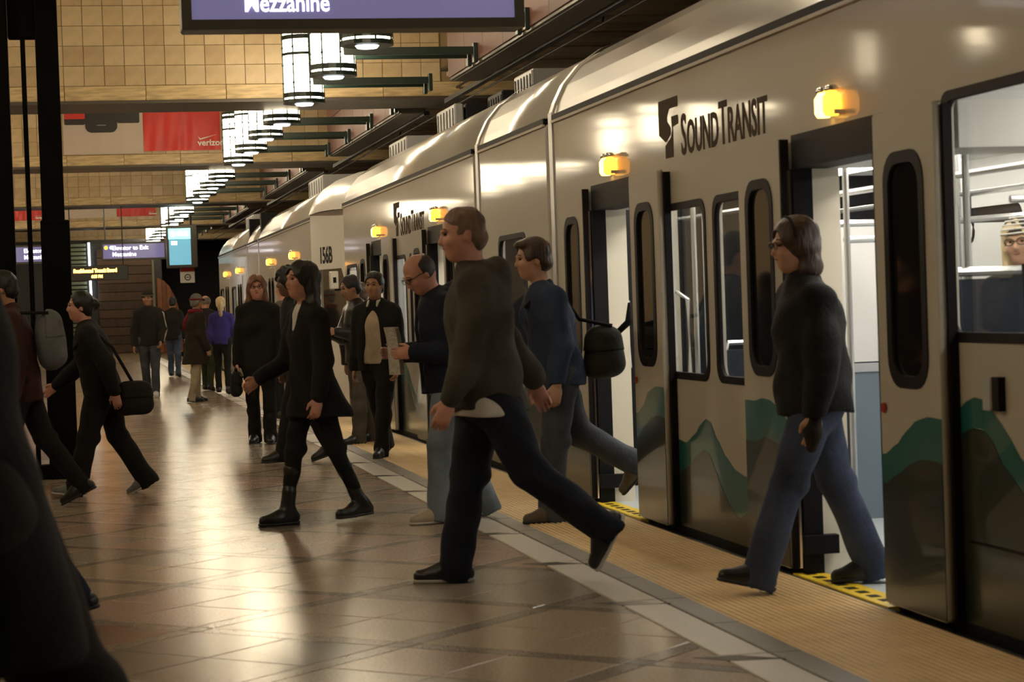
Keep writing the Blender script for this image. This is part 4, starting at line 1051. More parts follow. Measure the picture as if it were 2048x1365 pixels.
        t /= np.linalg.norm(t); n = -np.cross(d, t) * a['sg']; n = n if n @ (-Ls * a['sg']) > 0 or abs(n @ Ls) < .2 else -n
        w_ = a['wr']; hs = s * 1.02
        f.cone(w_, w_ + d * .05 * hs, .024 * hs, .036 * hs, .012, (n, 1.7)).cone(w_ + d * .045 * hs, w_ + d * .082 * hs, .037 * hs, .034 * hs, .01, (n, 2.1))
        for q, ln in ((.030, .074), (.010, .082), (-.010, .076), (-.029, .060)):
            b0 = w_ + (d * .082 + t * q) * hs; dd = rot(d, np.cross(d, n), 22); e0 = b0 + dd * ln * .5 * hs
            d3 = rot(d, np.cross(d, n), 62); e1 = e0 + d3 * ln * .5 * hs
            f.cone(b0, e0, .0095 * hs, .0088 * hs, .004).cone(e0, e1, .0088 * hs, .0072 * hs, .003)
        b0 = w_ + (d * .022 + t * .024) * hs; e0 = b0 + (d * .032 + t * .026 + n * .012) * hs; e1 = e0 + (d * .032 + t * .004 + n * .010) * hs
        f.cone(b0, e0, .014 * hs, .011 * hs, .008).cone(e0, e1, .011 * hs, .008 * hs, .003)
    # head
    f.ell(hp(-.012, 0, .032), np.array([.098, .078, .092]) * s, AH, .02)
    f.cone(hp(.035, 0, -.03), hp(.052, 0, -.085), .058 * s, .030 * s, .03).ell(hp(.03, 0, -.035), np.array([.062, .060, .075]) * s, AH, .03)
    f.cone(hp(-.045, 0, -.02), hp(.0, 0, -.06), .06 * s, .05 * s, .03)
    f.cone(hp(.088, 0, .018), hp(.106, 0, -.022), .008 * s, .013 * s, .010).ell(hp(.082, 0, .030), np.array([.018, .052, .012]) * s, AH, .012)
    f.cone(hp(.082, .012, -.052), hp(.082, -.012, -.052), .010 * s, .010 * s, .006)
    for sg in (-1, 1):
        f.ell(hp(.088, sg * .031, .012), np.array([.016, .017, .010]) * s, AH, .006, True)
        f.ell(hp(-.012, sg * .078, -.008), np.array([.018, .010, .032]) * s, AH, .006); f.ell(hp(.072, sg * .040, -.025), np.array([.02, .022, .02]) * s, AH, .02)
    body = link('person', f.mesh('person'), SKIN[skin]); tag(body, label, 'person', group)
    def part(name, fld, m, par=None): return link(name, fld.mesh(name), m, par or body)
    # ---------------- face
    if face:
        for sg in (-1, 1):
            MB().ball(hp(.084, sg * .031, .012), (.0085 * s, .0085 * s, .0065 * s), 8, 6).build('eye', M_eye, body, True)
            mb = MB().tube([hp(.094, sg * .016, .036), hp(.092, sg * .032, .041), hp(.080, sg * .05, .034)], .0032 * s, 5); mb.build('eyebrow', HAIR[hair[1]], body, True)
        MB().tube([hp(.084, .024, -.053), hp(.094, .008, -.050), hp(.094, -.008, -.050), hp(.084, -.024, -.053)], [.002, .0065 * s, .0065 * s, .002], 6).build('mouth', M_lip, body, True)
    if glasses:
        g = None
        for sg in (-1, 1):
            mb = MB().tube([hp(.104, sg * .033 + .024 * math.cos(q), .012 + .018 * math.sin(q)) for q in [k * math.pi / 6 for k in range(13)]], .0026 * s, 5)
            mb.tube([hp(.102, sg * .055, .016), hp(.03, sg * .077, .014), hp(-.02, sg * .08, .006)], .0026 * s, 5)
            if sg > 0: mb.tube([hp(.106, .010, .014), hp(.106, -.010, .014)], .0026 * s, 5)
            mb.build('glasses', M_frame, body, True)
    # ---------------- hair
    hm = HAIR[hair[1]]; st = hair[0]
    flo, fhi = hc - .50 * s, hc + .22 * s
    fh = Field(np.minimum(flo, hc - .2), fhi, max(.0075, h * .85))
    if st in ('short', 'buzz', 'bob', 'long', 'bun', 'curly', 'wavy', 'side', 'pony'):
        t = {'buzz': .004, 'short': .013, 'side': .017, 'bob': .020, 'long': .018, 'bun': .012, 'curly': .030, 'wavy': .020, 'pony': .012}[st]
        fh.ell(hp(-.014, 0, .036), np.array([.099 + t, .079 + t, .092 + t]) * s, AH)
        if st in ('short', 'side', 'buzz', 'bun', 'pony'): fh.ell(hp(-.05, 0, -.03), np.array([.06 + t, .068 + t * .6, .06]) * s, AH, .02)
        if st == 'side': fh.ell(hp(.06, .01, .095), np.array([.05, .06, .03]) * s, AH, .02)
        if st == 'bob': fh.cone(hp(-.045, .045, -.02), hp(-.04, .055, -.105), .055 * s, .05 * s, .03).cone(hp(-.045, -.045, -.02), hp(-.04, -.055, -.105), .055 * s, .05 * s, .03).cone(hp(-.06, .04, -.09), hp(-.06, -.04, -.09), .055 * s, .055 * s, .02)
        if st in ('long', 'wavy'):
            for sg in (-1, 1):
                fh.cone(hp(-.03, sg * .06, .02), hp(-.045, sg * .075, -.15), .045 * s, .045 * s, .03).cone(hp(-.045, sg * .075, -.15), hp(-.05, sg * .065, -.28), .045 * s, .022 * s, .03)
            fh.cone(hp(-.08, 0, 0), hp(-.10, 0, -.28), .07 * s, .045 * s, .03, (hf, 1.4))
        if st == 'bun': fh.ell(hp(-.12, 0, .02), np.array([.045, .045, .045]) * s, AH, .015)
        if st == 'pony': fh.cone(hp(-.10, 0, .05), hp(-.14, 0, -.02), .035 * s, .04 * s, .02).cone(hp(-.14, 0, -.02), hp(-.10, 0, -.30), .042 * s, .03 * s, .02)
        # carve the face and, on short cuts, the ears and nape
        fz = -.040 if st not in ('short', 'side', 'buzz', 'bun', 'pony') else -.035
        fh.ell(hp(.10, 0, fz), np.array([.098, .066 if st in ('bob', 'long', 'wavy', 'curly') else .090, .118]) * s, AH, .008, True)
        if st in ('short', 'side', 'buzz'):
            for sg in (-1, 1): fh.ell(hp(.01, sg * .09, -.05), np.array([.05, .05, .06]) * s, AH, .01, True)
        if st == 'curly': fh.folds(.012, 5, 120)
        else: fh.folds(.004, 3, 90)
        if st in ('short', 'side', 'buzz', 'bun', 'curly'): fh.plane(hp(0, 0, -.085), -hu)
    elif st == 'fringe':       # bald crown, hair round the sides
        fh.ell(hp(-.02, 0, .025), np.array([.106, .088, .10]) * s, AH); fh.ell(hp(.08, 0, .02), np.array([.11, .11, .17]) * s, AH, .01, True)
        fh.ell(hp(.02, 0, .145), np.array([.12, .10, .09]) * s, AH, .02, True); fh.plane(hp(0, 0, -.07), -hu)
    if st != 'bald': part('hair', fh, hm)
    if hat:
        kind, hmats = hat; fb = Field(hc - .2, hc + .22, max(.0075, h * .85))
        fb.ell(hp(-.012, 0, .040), np.array([.116, .097, .108]) * s, AH); fb.plane(hp(0.03, 0, .042), -(hu + hf * (-.12)))
        hb = part('cap' if kind == 'cap' else 'knit_hat', fb, hmats[0])
        if kind == 'cap': 
            mb = MB(); n_ = 8
            pts = [(.095 + .075 * math.cos(q), .075 * math.sin(q)) for q in [(-.5 + k / n_) * math.pi for k in range(n_ + 1)]]
            mb.prism(pts, lambda u, v, w2: tuple(hp(u, v, .052 - .01 * w2 - .25 * max(0, u - .1)))); mb.build('cap_peak', hmats[1], hb)
        if kind == 'striped':
            for z in (.055, .078, .10, .12, .136):
                rr_ = math.sqrt(max(.01, 1 - ((z - .04) / .108) ** 2)); mb = MB()
                mb.tube([hp(-.012 + (.117 * rr_ + .001) * math.cos(q), (.098 * rr_ + .001) * math.sin(q), z) for q in [k * math.pi / 10 for k in range(21)]], .0055 * s, 5); mb.build('hat_stripe', hmats[1], hb, True)
        if kind == 'cap' or kind == 'beanie':
            mb = MB(); mb.tube([hp(-.012 + .119 * math.cos(q), .099 * math.sin(q), .05) for q in [k * math.pi / 10 for k in range(21)]], .012 * s, 6); mb.build('hat_band', hmats[1], hb, True)
    # ---------------- trousers
    if not bust:
        lm, lw = CL[legs[0]], legs[1]; fl = legs[2] if len(legs) > 2 else 1.0
        ft = Field(lo, np.array([hi[0], hi[1], max(P[2] + .3, lo[2] + .4)]), max(h, .010))
        ft.cone(P - T * .02 * s, P + T * .09 * s, .160 * s * bw, .150 * s * bw, .02, (F, 1.4))
        for nm in ('L', 'R'):
            j = J[nm]; k_ = .03
            ft.cone(j['hip'] + U * .02, j['knee'], .098 * s * lw, .066 * s * lw, k_)
            end = j['ank'] + j['d2'] * (.07 * s if not boots else -.12 * s)
            ft.cone(j['knee'], end, .066 * s * lw, .056 * s * lw * fl, .012)
            ft.cone(j['knee'] - F * .03 * s, j['knee'] + F * .012 * s, .06 * s * lw, .058 * s * lw, .02)
        for nm in ('L', 'R'):
            j = J[nm]; end = j['ank'] + j['d2'] * (.05 * s if not boots else -.12 * s)
            ft.cone(end + j['d2'] * .15 * s, end + j['d2'] * .16 * s, .135 * s, .135 * s, .006, None, True)
        ft.folds(.006, int(H * 100), 40)
        part('trousers', ft, lm)
        # ---------------- shoes
        sm, so = SHOE[shoes[0]], SHOE[shoes[1]]
        for nm in ('L', 'R'):
            j = J[nm]; a, td, sn = j['ank'], j['td'], j['sn']; sd = np.cross(sn, td)
            fs_ = Field(a - .34 * s, a + .42 * s, max(.008, h * .9))
            heel = a - td * .045 * s - sn * .045 * s; toe = a + td * .165 * s - sn * .055 * s
            fs_.cone(heel, a + td * .09 * s - sn * .048 * s, .043 * s, .046 * s, .02).cone(a + td * .08 * s - sn * .05 * s, toe, .046 * s, .034 * s, .02).cone(a - td * .01 * s, a + td * .05 * s - sn * .02 * s, .043 * s, .040 * s, .03)
            if boots: fs_.cone(a, j['knee'] * .45 + a * .55 + (j['knee'] - a) * .22, 0.044 * s, .053 * s, .02)
            bot = a - sn * .078 * s; fs_.plane(bot, -sn)
            if boots: fs_.folds(.005, 9, 45)
            sh_ = part('boot' if boots else 'shoe', fs_, sm)
            f2 = Field(a - .30 * s, a + .40 * s, max(.008, h * .9))
            f2.cone(heel - sn * .02 * s, a + td * .09 * s - sn * .068 * s, .046 * s, .049 * s, .01).cone(a + td * .08 * s - sn * .068 * s, toe - sn * .015 * s, .049 * s, .038 * s, .01)
            f2.plane(a - sn * .085 * s, -sn); f2.plane(a - sn * .066 * s, sn)
            link('sole', f2.mesh('sole'), so, sh_)
            if shoes[1] == 'sole' and shoes[0] == 'black':
                for q in range(3):
                    c0 = a + td * (.07 + .025 * q) * s - sn * (.012 + .012 * q) * s
                    MB().tube([c0 - sd * .022 * s, c0 + sn * .006 * s, c0 + sd * .022 * s], .004 * s, 5).build('lace', SHOE['sole'], sh_, True)
    # ---------------- shirt and jacket
    def torso(fld, tk, hem, opn=None, sleeves=True, collar=False, hood=False, flare=0.0, cut_low=True):
        w1 = bw
        ff = (Fs, 1.38)
        fld.cone(P + T * .02 * s, waist, (.155 + tk) * s * w1, (.148 + tk) * s * w1, .03, ff).cone(waist, chest, (.148 + tk) * s * w1, (.160 + tk) * s * w1, .03, ff).cone(chest, P + T * .41 * s, (.160 + tk) * s * w1, (.125 + tk) * s, .03, ff)
        fld.cone(shj['L'] - Ls * .045 * s, shj['R'] + Ls * .045 * s, (.050 + tk) * s, (.050 + tk) * s, .05)
        for sg, nm in ((1, 'L'), (-1, 'R')): fld.cone(nb - T * .015 * s + Ls * sg * .03 * s, shj[nm] - Ls * sg * .01 * s + T * .012 * s, (.050 + tk * .8) * s, (.042 + tk * .8) * s, .05)
        fld.cone(nb - T * .04 * s, nb + T * .005 * s, (.075 + tk) * s, (.062 + tk * .5) * s, .03)
        if hem > 0: fld.cone(P + T * .02 * s, P - (T * .6 + U * .4) * hem * s - Fs * flare * .4, (.158 + tk) * s * w1, (.158 + tk + flare) * s * w1, .03, (Fs, 1.25))
        if sleeves:
            for nm in ('L', 'R'):
                a = J['arm' + nm]
                fld.cone(a['sh'], a['elb'], (.054 + tk * .9) * s, (.050 + tk) * s, .03).cone(a['elb'], a['wr'] - a['d'] * .012 * s, (.050 + tk) * s, (.038 + tk * .8) * s, .02)
        if hood:
            fld.cone(nb + T * .01 * s - Fs * .055 * s + Ls * .06 * s, nb + T * .01 * s - Fs * .055 * s - Ls * .06 * s, .050 * s, .050 * s, .02).cone(nb - Fs * .10 * s - T * .0 * s, nb - Fs * .115 * s - T * .11 * s, .085 * s, .05 * s, .02, (Fs, 1.4))
            for sg in (-1, 1): fld.cone(nb + T * .01 * s - Fs * .055 * s + Ls * .06 * sg * s, nb + T * .0 * s + Fs * .055 * s + Ls * .045 * sg * s, .035 * s, .022 * s, .02)
        if collar:
            for q in range(6):
                aa = math.radians(-150 + 300 * q / 5); bb = math.radians(-150 + 300 * (q + 1) / 5)
                if q == 5: continue
                c0 = nb + T * .022 * s - (Fs * math.cos(aa) * .062 - Ls * math.sin(aa) * .068) * s; c1 = nb + T * .022 * s - (Fs * math.cos(bb) * .062 - Ls * math.sin(bb) * .068) * s
                fld.cone(c0, c1, .024 * s, .024 * s, .012)
        if cut_low: fld.plane(P - U * hem * s if hem > 0 else P - T * .05 * s, V3(0, 0, -1))
    if shirt:
        fsn = Field(lo, hi, max(h, .010)); torso(fsn, .012 if len(shirt) > 1 and shirt[1] > .1 else .0, .03 if len(shirt) < 2 else shirt[1], sleeves=False); fsn.folds(.004, 4, 35)
        if len(shirt) > 1 and shirt[1] > .1: fsn.plane(P - U * .04 * s, U)
        part('shirt', fsn, CL[shirt[0]])
    if top:
        o_ = dict(tk=.016, hem=.10, open=0.0, collar=True, hood=False, flare=0.0, name='jacket', fold=.008); o_.update(top[1] if len(top) > 1 else {})
        fj = Field(lo, hi, max(h, .009)); torso(fj, o_['tk'], o_['hem'], collar=o_['collar'], hood=o_['hood'], flare=o_['flare'])
        fj.folds(o_['fold'], int(H * 1000) % 97, 30)
        if o_['open'] > 0:       # unbuttoned front: a wedge is taken out of the cloth
            w2 = o_['open']; fj.cone(nb + Fs * .16 * s + T * .02 * s, P - U * .02 * s + Fs * .19 * s, w2 * .55 * s, w2 * s, .005, None, True) if o_.get('full', True) else fj.cone(nb + Fs * .12 * s + T * .04 * s, chest + Fs * .17 * s, w2 * .75 * s, w2 * .35 * s, .004, None, True)
        part(o_['name'], fj, CL[top[0]])
    if gloves:
        for nm in ('L', 'R'):
            a = J['arm' + nm]; fg = Field(a['wr'] - .2, a['wr'] + .2, .007); d = a['d']
            fg.cone(a['wr'], a['wr'] + d * .09 * s, .030 * s, .040 * s, .01).cone(a['wr'] + d * .08 * s, a['wr'] + d * .15 * s, .038 * s, .026 * s, .02)
            part('glove', fg, CL[gloves])
    info = dict(body=body, J=J, P=P, nb=nb, T=T, F=F, L=Lv, Fs=Fs, Ls=Ls, s=s, hc=hc, hp=hp, chest=chest, part=part, U=U, h=h, waist=waist)
    return info
# ---------------------------------------------------------------- the crowd
# man in charcoal hoodie striding left
p1 = person('man in charcoal hooded sweatshirt and dark jeans striding left in the foreground', 1.86, 172, (1.80, 10.34, 0), 'R', 4,
    L=(-24, 27, 62), R=(13, 3, 0), armL=(10, 8, 14, 0), armR=(-33, 10, 6, -4), head=(6, 4, 0), skin='pink', hair=('buzz', 'stubble'),
    top=('hoodie', dict(tk=.020, hem=.125, collar=False, hood=True, name='hoodie', fold=.016)), shirt=('white', .155), legs=('darkdenim', 1.28, 1.05), shoes=('black', 'sole'), build=1.22, res=.008)
# woman stepping out of the nearest door
p2 = person('brown-haired woman in black jacket and blue jeans stepping out of the nearest door', 1.74, 178, (3.61, 9.42, 0.004), 'R', 3,
    L=(23, 3, -14), R=(-17, 5, 4), armL=(2, 9, 8, 0), armR=(-8, 8, 12, 0), head=(4, 3, 0), skin='light', hair=('bob', 'brown'), glasses=True,
    top=('black', dict(tk=.022, hem=.10, collar=True, fold=.014)), legs=('denim', 1.22, 1.2), shoes=('black', 'dark'), build=1.22, gloves='brownblack', res=.008)
# man in blue jacket stepping out of the second door
p3 = person('man in dark blue jacket with shoulder bag stepping out of the second open door', 1.77, 186, (2.86, 12.86, 0), 'L', 9,
    L=(8, 4, 0), R=(-22, 38, 48), armL=(-6, 10, 16, 4), armR=(-12, 10, 20, 0), head=(-4, 2, 0), skin='light', hair=('side', 'brown'),
    top=('bluejk', dict(tk=.020, hem=.10, open=.05, fold=.014)), shirt=('navy',), legs=('greydenim', 1.25, 1.2), shoes=('brown', 'dark'), build=1.15, res=.0085)
# balding man reading
p4 = person('balding man in navy jacket and pale jeans looking down at a folded newspaper', 1.74, 186, (2.20, 13.17, 0), 'L', 7,
    L=(12, 8, 0), R=(-12, 10, 12), armL=(-6, 8, 96, 16), armR=(-2, 6, 92, 14), head=(8, 32, 0), skin='pink', hair=('fringe', 'darkbrown'), glasses=True,
    top=('navy', dict(tk=.026, hem=.12, open=.055, hood=True)), shirt=('greengrey', .06), legs=('lightdenim', 1.25, 1.05), shoes=('beige', 'sole'), build=1.2, res=.0085)
# woman in black coat and boots
p5 = person('woman with long black hair in black coat and ankle boots walking left', 1.69, 200, (1.29, 13.6, 0), 'R', 2,
    R=(14, 4, 0), L=(-14, 12, 3), armR=(14, 8, 46, 6), armL=(2, 12, 12, 2), head=(2, -2, 0), skin='pink', hair=('long', 'black'),
    top=('black', dict(tk=.016, hem=.22, flare=.09, open=.10, full=False, name='coat')), shirt=('white',), legs=('black', .92, .85), shoes=('black', 'dark'), boots=True, res=.0085)
# man with beige polo, facing the camera
p6 = person('man in black jacket over a beige collared shirt walking towards the camera', 1.71, 238, (2.70, 19.2, 0), 'L', 1,
    L=(16, 4, 0), R=(-16, 12, 22), armL=(8, 9, 14, 0), armR=(-6, 9, 14, 0), head=(4, 2, 0), skin='tan', hair=('short', 'black'),
    top=('black', dict(tk=.024, hem=.11, open=.125)), shirt=('beige', .05), legs=('black', 1.15, 1.1), shoes=('black', 'dark'), build=1.1, res=.0105)
# red-haired woman
p7 = person('woman with long red hair and glasses in dark coat facing the camera', 1.73, 258, (1.95, 22.05, 0), 'L', 0,
    L=(3, 3, 0), R=(-4, 6, 4), armL=(2, 8, 12, 0), armR=(-2, 8, 12, 0), head=(6, 0, 0), skin='pink', hair=('wavy', 'red'), glasses=True,
    top=('black', dict(tk=.02, hem=.28, open=.05, full=False, name='coat')), shirt=('navy',), legs=('black', 1.05, 1.2), shoes=('black', 'dark'), res=.0105)
p8 = person('person with short curly black hair in dark clothes half hidden behind the black-coated woman', 1.74, 192, (2.21, 19.1, 0), 'R', 3,
    L=(18, 6, 0), R=(-14, 12, 18), head=(0, 3, 0), skin='dark', hair=('curly', 'black'), top=('black2', dict(hem=.15, tk=.022)), legs=('black', 1.05), res=.012)
p9 = person('bald person in grey far behind the red-haired woman, only the head showing', 1.74, 90, (2.52, 27.0, 0), 'L', 0, hair=('bald', 'grey'), skin='pink',
    top=('grey', dict(hem=.12)), legs=('black', 1.0), res=.013)
p10 = person('man in black leather jacket and grey trousers standing by the train with a phone', 1.70, 200, (2.77, 21.3, 0), 'L', 2,
    L=(8, 4, 0), R=(-8, 6, 6), armL=(18, 8, 88, 18), armR=(16, 8, 92, 14), head=(-6, 12, 0), skin='tan', hair=('short', 'black'), top=('leather', dict(hem=.10, tk=.022)), legs=('greytr', 1.15, 1.2), res=.012)
p11 = person('short brown-haired youth with the back of the head towards the camera by the train', 1.62, 60, (2.84, 21.9, 0), 'L', 2, head=(10, 4, 0), skin='light', hair=('short', 'ltbrown'),
    top=('leather', dict(hem=.1)), legs=('greytr', 1.05), res=.0125)
# distant group
p12 = person('bearded man in cap and black jacket with striped sleeve walking towards the camera', 1.78, 262, (1.30, 35.7, 0), 'L', 1,
    L=(10, 5, 0), R=(-12, 14, 16), armL=(10, 14, 30, 14), armR=(-4, 12, 18, 4), head=(-2, 4, 0), skin='tan', hair=('short', 'darkbrown'), hat=('beanie', (CL['brownblack'], CL['grey'])),
    top=('black2', dict(hem=.10, tk=.024)), legs=('greydenim', 1.12), shoes=('white', 'sole'), res=.013)
p13 = person('small dark figure in jeans far behind the capped man', 1.72, 80, (2.18, 46.5, 0), 'R', 2, L=(12, 10, 0), R=(-4, 6, 8), head=(0, 6, 0), skin='tan', hair=('short', 'black'), top=('black2', dict(hem=.14)), legs=('denim', 1.05), res=.014)
p14 = person('person in checked flat cap, red scarf and long dark coat with khaki trousers', 1.66, 20, (1.75, 33.1, 0), 'R', 2, L=(4, 4, 0), R=(-6, 6, 2), armR=(0, 10, 20, 4), head=(24, 0, 0), skin='tan', hair=('short', 'grey'),
    hat=('cap', (CL['grey'], CL['scarf'])), top=('brownblack', dict(hem=.33, tk=.03, flare=.04, name='coat')), legs=('khaki', 1.1), shoes=('black', 'dark'), build=1.1, res=.013)
p15 = person('bald man in black jacket and green trousers beside the blonde woman', 1.66, 70, (2.30, 37.4, 0), 'R', 2, L=(14, 10, 4), R=(-8, 6, 8), head=(50, 0, 0), skin='pink', hair=('fringe', 'grey'), top=('black2', dict(hem=.12, tk=.026)), legs=('green', 1.05), res=.013)
p16 = person('woman with long blonde ponytail in violet top walking away from the camera', 1.60, 84, (2.48, 35.6, 0), 'R', 1, L=(14, 14, 0), R=(-6, 6, 12), armR=(0, 8, 8, 0), armL=(-4, 8, 10, 0), head=(0, 2, 0), skin='light', hair=('pony', 'blond'),
    top=('purple', dict(hem=.06, tk=.010, collar=False, name='top')), legs=('black', .95), res=.013)
# left side
p17 = person('woman in black jacket with hair tied back striding left near the dark posts', 1.60, 176, (-.02, 16.6, 0), 'L', 12,
    L=(17, 2, -8), R=(-15, 16, 26), armL=(-32, 14, 18, 0), armR=(22, 8, 30, 0), head=(2, -4, 0), skin='pink', hair=('bun', 'black'),
    top=('black', dict(hem=.09, tk=.022)), shirt=('cream',), legs=('black', 1.3, 1.2), shoes=('grey', 'sole'), build=1.15, res=.0105)
p18 = person('person in maroon jacket with grey backpack in front of the dark post', 1.74, 176, (-.56, 15.6, 0), 'L', 6,
    L=(14, 4, 0), R=(-20, 16, 26), armL=(-10, 10, 20, 0), head=(0, 8, 0), skin='tan', hair=('short', 'black'), top=('maroon', dict(hem=.14, tk=.024)), legs=('black', 1.1), res=.012)
p19 = person('dark-coated person close to the camera, cut off by the left edge', 1.80, 176, (-.36, 4.6, 0), 'L', 6,
    L=(10, 4, 0), R=(-26, 8, 24), armL=(6, 10, 14, 0), armR=(-10, 10, 14, 0), head=(0, 4, 0), skin='light', hair=('short', 'black'), top=('black', dict(hem=.32, tk=.034, flare=.06, name='coat')), legs=('brownblack', 1.5, 1.5), res=.013)
p20 = person('person in dark green trousers at the left edge, one trailing leg showing', 1.74, 176, (-.03, 9.75, 0), 'R', 10,
    L=(22, 4, 0), R=(-24, 6, 14), head=(0, 8, 0), skin='light', hair=('short', 'black'), top=('black', dict(hem=.10, tk=.02)), legs=('navy', 1.0, 1.1), res=.0125)
# passengers inside the near car
p21 = person('passenger in black and white striped knit hat and glasses behind the large train window', 1.70, 236, (4.80, 10.02, 0), 'L', 0, head=(-6, 2, 4), skin='light', hair=('wavy', 'blond'), glasses=True,
    hat=('striped', (CL['black'], CL['white'])), top=('black2', dict(hem=.1)), legs=('black', 1.0), armL=(30, 10, 100, 10), res=.0105)
p22 = person('grey-haired passenger in lilac jacket sitting behind the second train window', 1.66, 100, (XS + .42, 11.05, .57), 'P', 4, L=(84, 84, 0), R=(84, 84, 0), armL=(24, 8, 60, 10), armR=(24, 8, 60, 10), head=(55, 2, 0), skin='light', hair=('short', 'ltbrown'),
    top=('lilac', dict(hem=.0)), legs=('black', 1.0), res=.0105)

# ---------------------------------------------------------------- carried things
def bag(name, label, cat, c, size, ax, m, strap=None, flap=True, res=.009):
    """soft bag: rounded body, flap, strap; ax = (length axis, depth axis, up)"""
    c = np.array(c, float); e = [np.array(a, float) / np.linalg.norm(a) for a in ax]; a, b, u = e; lx, dx, hx = size
    f = Field(c - max(size) - .05, c + max(size) + .05, res)
    r_ = dx * .55
    for i in range(-1, 2):
        f.cone(c + a * (lx / 2 - r_) * i * .98 - u * (hx / 2 - r_), c + a * (lx / 2 - r_) * i * .86 + u * (hx / 2 - r_), r_, r_ * .82, .05)
    f.folds(.008, 3, 30)
    o = link(name, f.mesh(name), m); tag(o, label, cat)
    if flap:
        g = Field(c - max(size) - .05, c + max(size) + .05, res)
        for i in range(-1, 2): g.cone(c + a * (lx / 2 - r_) * i * .98 - u * (hx / 2 - r_), c + a * (lx / 2 - r_) * i * .86 + u * (hx / 2 - r_), r_ + .010, r_ * .82 + .010, .05)
        g.plane(c + u * hx * .02, -u); g.plane(c - b * dx * .15, -b)
        link('flap', g.mesh('flap'), m, o)
    if strap is not None: MB().tube([tuple(q) for q in strap], .014, 6).build('strap', MATS['cloth_black'], o, True)
    return o
q = p3; hb = q['P'] - q['F'] * .29 + q['L'] * .06 + V3(0, 0, .09)
bag('shoulder_bag', 'soft dark grey shoulder bag swinging behind the man in the blue jacket', 'bag', hb, (.27, .16, .32), (q['F'] + V3(0, .4, 0), q['L'], V3(0, 0, 1)), fabric('bag_grey', (.035, .034, .030)),
    [hb + V3(.05, -.05, .16), q['P'] + q['T'] * .3 - q['F'] * .19 + q['L'] * .05, q['nb'] - q['L'] * .02 - q['F'] * .10 - V3(0, 0, .0), q['nb'] + q['L'] * .10 + q['F'] * .02 - V3(0, 0, .01), q['nb'] + q['L'] * .07 + q['F'] * .14 - V3(0, 0, .12)])
MB().tube([hb + V3(.10, 0, .12), hb + V3(.17, 0, .18), hb + V3(.18, 0, .30)], [.02, .025, .012], 6).build('umbrella_handle', MATS['cloth_black'], bpy.data.objects['shoulder_bag'], True)
q = p17; hb = q['P'] - q['F'] * .25 + q['L'] * .14 + V3(0, 0, -.10)
bag('handbag', 'black shoulder bag hanging behind the striding woman near the dark posts', 'bag', hb, (.30, .13, .26), (q['F'], q['L'], V3(0, 0, 1)), CL['black2'],
    [hb + V3(0, 0, .1), q['P'] + q['T'] * .3 - q['F'] * .16 + q['L'] * .14, q['nb'] + q['L'] * .13 - q['F'] * .04 - V3(0, 0, .01), q['nb'] + q['L'] * .12 + q['F'] * .10 - V3(0, 0, .16)])
q = p18; hb = q['P'] + q['T'] * .30 - q['F'] * .25
bag('backpack', 'grey backpack on the back of the person in the maroon jacket', 'backpack', hb, (.28, .17, .42), (q['L'], -q['F'], q['T']), CL['greypack'],
    [hb + q['L'] * .10 + V3(0, 0, .19), q['nb'] + q['L'] * .11 - q['T'] * .0, q['nb'] + q['L'] * .12 + q['F'] * .13 - V3(0, 0, .14), q['P'] + q['T'] * .2 + q['L'] * .16 + q['F'] * .02], flap=True)
q = p7; hb = q['J']['armR']['wr'] + V3(-.02, 0, -.22)
bag('tote_bag', 'black tote bag hanging at the side of the red-haired woman', 'bag', hb, (.30, .10, .26), (q['F'], q['L'], V3(0, 0, 1)), CL['black2'], [hb + V3(0, .06, .1), hb + V3(.01, .0, .27), hb + V3(0, -.06, .1)])
q = p15; hb = q['J']['armL']['wr'] + V3(.0, -.05, -.10)
bag('carrier_bag', 'small bright yellow bag beside the bald man in green trousers', 'bag', hb, (.16, .08, .16), (V3(1, 0, 0), V3(0, -1, 0), V3(0, 0, 1)), mat('bag_yellow', (.65, .6, .06), .5), [hb + V3(-.04, 0, .06), hb + V3(0, .05, .14), hb + V3(.04, 0, .06)], flap=False, res=.012)
# folded newspaper in the reader's hands
q = p4; wl_, wr_ = q['J']['armL'], q['J']['armR']; c0 = (wl_['wr'] + wr_['wr']) / 2 + q['F'] * .10 + q['L'] * .03
npz = empty('newspaper', tuple(c0), 'folded newspaper held by the balding man', 'newspaper')
M_np = mat('newsprint', (.50, .47, .41), .7, var=.3, vscale=40, stretch=(1, 1, 3))
for i in range(3):
    mb = MB(); k = 8; tl = Vector((-.07, -.02, .26)); wd = Vector((.07, -.11, .0)) * .8
    for j in range(k + 1):
        t = j / k - .45; bow = .03 * math.sin(t * 2.4 + .4)
        for sgn in (-.5, .5): mb.v.append(tuple(tl * t * 1.15 + wd * sgn + Vector((bow, 0, 0)) + Vector((.010, .010, 0)) * i + wd * .04 * i))
    for j in range(k): mb.f.append((2 * j, 2 * j + 1, 2 * j + 3, 2 * j + 2))
    nv = len(mb.v); mb.v += [(x + .004, y + .004, z) for x, y, z in mb.v]; mb.f += [tuple(i2 + nv for i2 in reversed(g)) for g in mb.f]
    mb.build('sheet', M_np, npz, True)
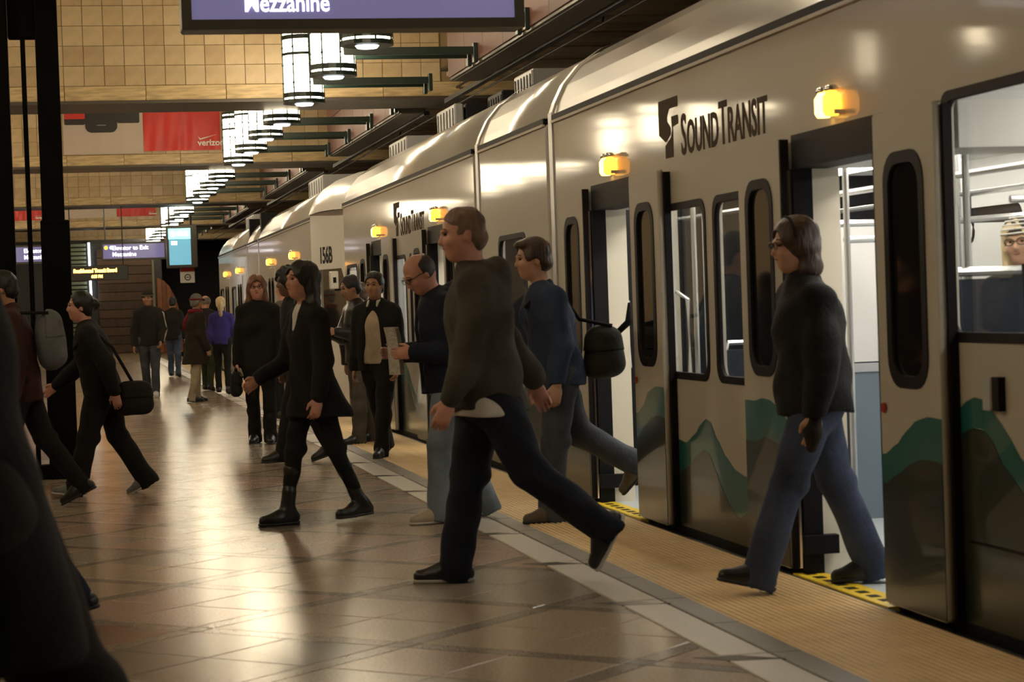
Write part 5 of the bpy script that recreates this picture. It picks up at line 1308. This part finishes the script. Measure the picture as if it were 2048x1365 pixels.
# phone
q = p10; c0 = q['J']['armL']['wr'] + q['J']['armL']['d'] * .10
ph = empty('phone', tuple(c0), 'dark phone held up by the man in the leather jacket', 'phone'); MB().box(-.035, .035, -.006, .006, -.065, .065, ch=.004).build('phone_case', M_black, ph); B('phone_screen', mat('phone_glow', (.1, .1, .1), .2, emit=(.5, .6, .8), es=.4), ph, -.03, .03, .006, .008, -.055, .055)
# sleeve stripes, scarf, polo collar
q = p12; a = q['J']['armL']
for d_ in (-.02, .02):
    o_ = q['L'] * .064 + q['F'] * (d_ + .02)
    MB().tube([tuple(q['nb'] + q['L'] * .08 + q['F'] * d_ + V3(0, 0, .02)), tuple(a['sh'] + V3(0, 0, .075) + q['F'] * d_), tuple(a['sh'] + o_ * 1.25), tuple(a['elb'] + o_), tuple(a['wr'] + o_ * .7)], .010, 6).build('sleeve_stripe', CL['cream'], q['body'], True)
q = p14
MB().tube([tuple(q['nb'] + q['Fs'] * .085 * math.cos(t) + q['Ls'] * .09 * math.sin(t) + q['T'] * .03) for t in [k * math.pi / 6 for k in range(13)]], .034, 8).build('scarf', CL['scarf'], q['body'], True)
MB().tube([tuple(q['nb'] + q['Ls'] * .07 - q['Fs'] * .05 + q['T'] * .02), tuple(q['nb'] + q['Ls'] * .10 - q['Fs'] * .13 - q['T'] * .12), tuple(q['nb'] + q['Ls'] * .10 - q['Fs'] * .15 - q['T'] * .26)], [.035, .034, .03], 8).build('scarf_end', CL['scarf'], q['body'], True)
q = p6
for sg in (-1, 1):
    MB().tube([tuple(q['nb'] + q['Ls'] * .06 * sg + q['T'] * .05), tuple(q['nb'] + q['Ls'] * .045 * sg + q['Fs'] * .070 + q['T'] * .030), tuple(q['nb'] + q['Ls'] * .05 * sg + q['Fs'] * .105 - q['T'] * .01)], [.014, .016, .008], 6).build('shirt_collar', CL['white'], q['body'], True)
q = p2
MB().tube([tuple(q['hp'](.028 - .0 * math.cos(t), .100 * math.cos(t), .040 + .100 * math.sin(t))) for t in [k * math.pi / 10 for k in range(11)]], .008, 6).build('headband', CL['black2'], q['body'], True)
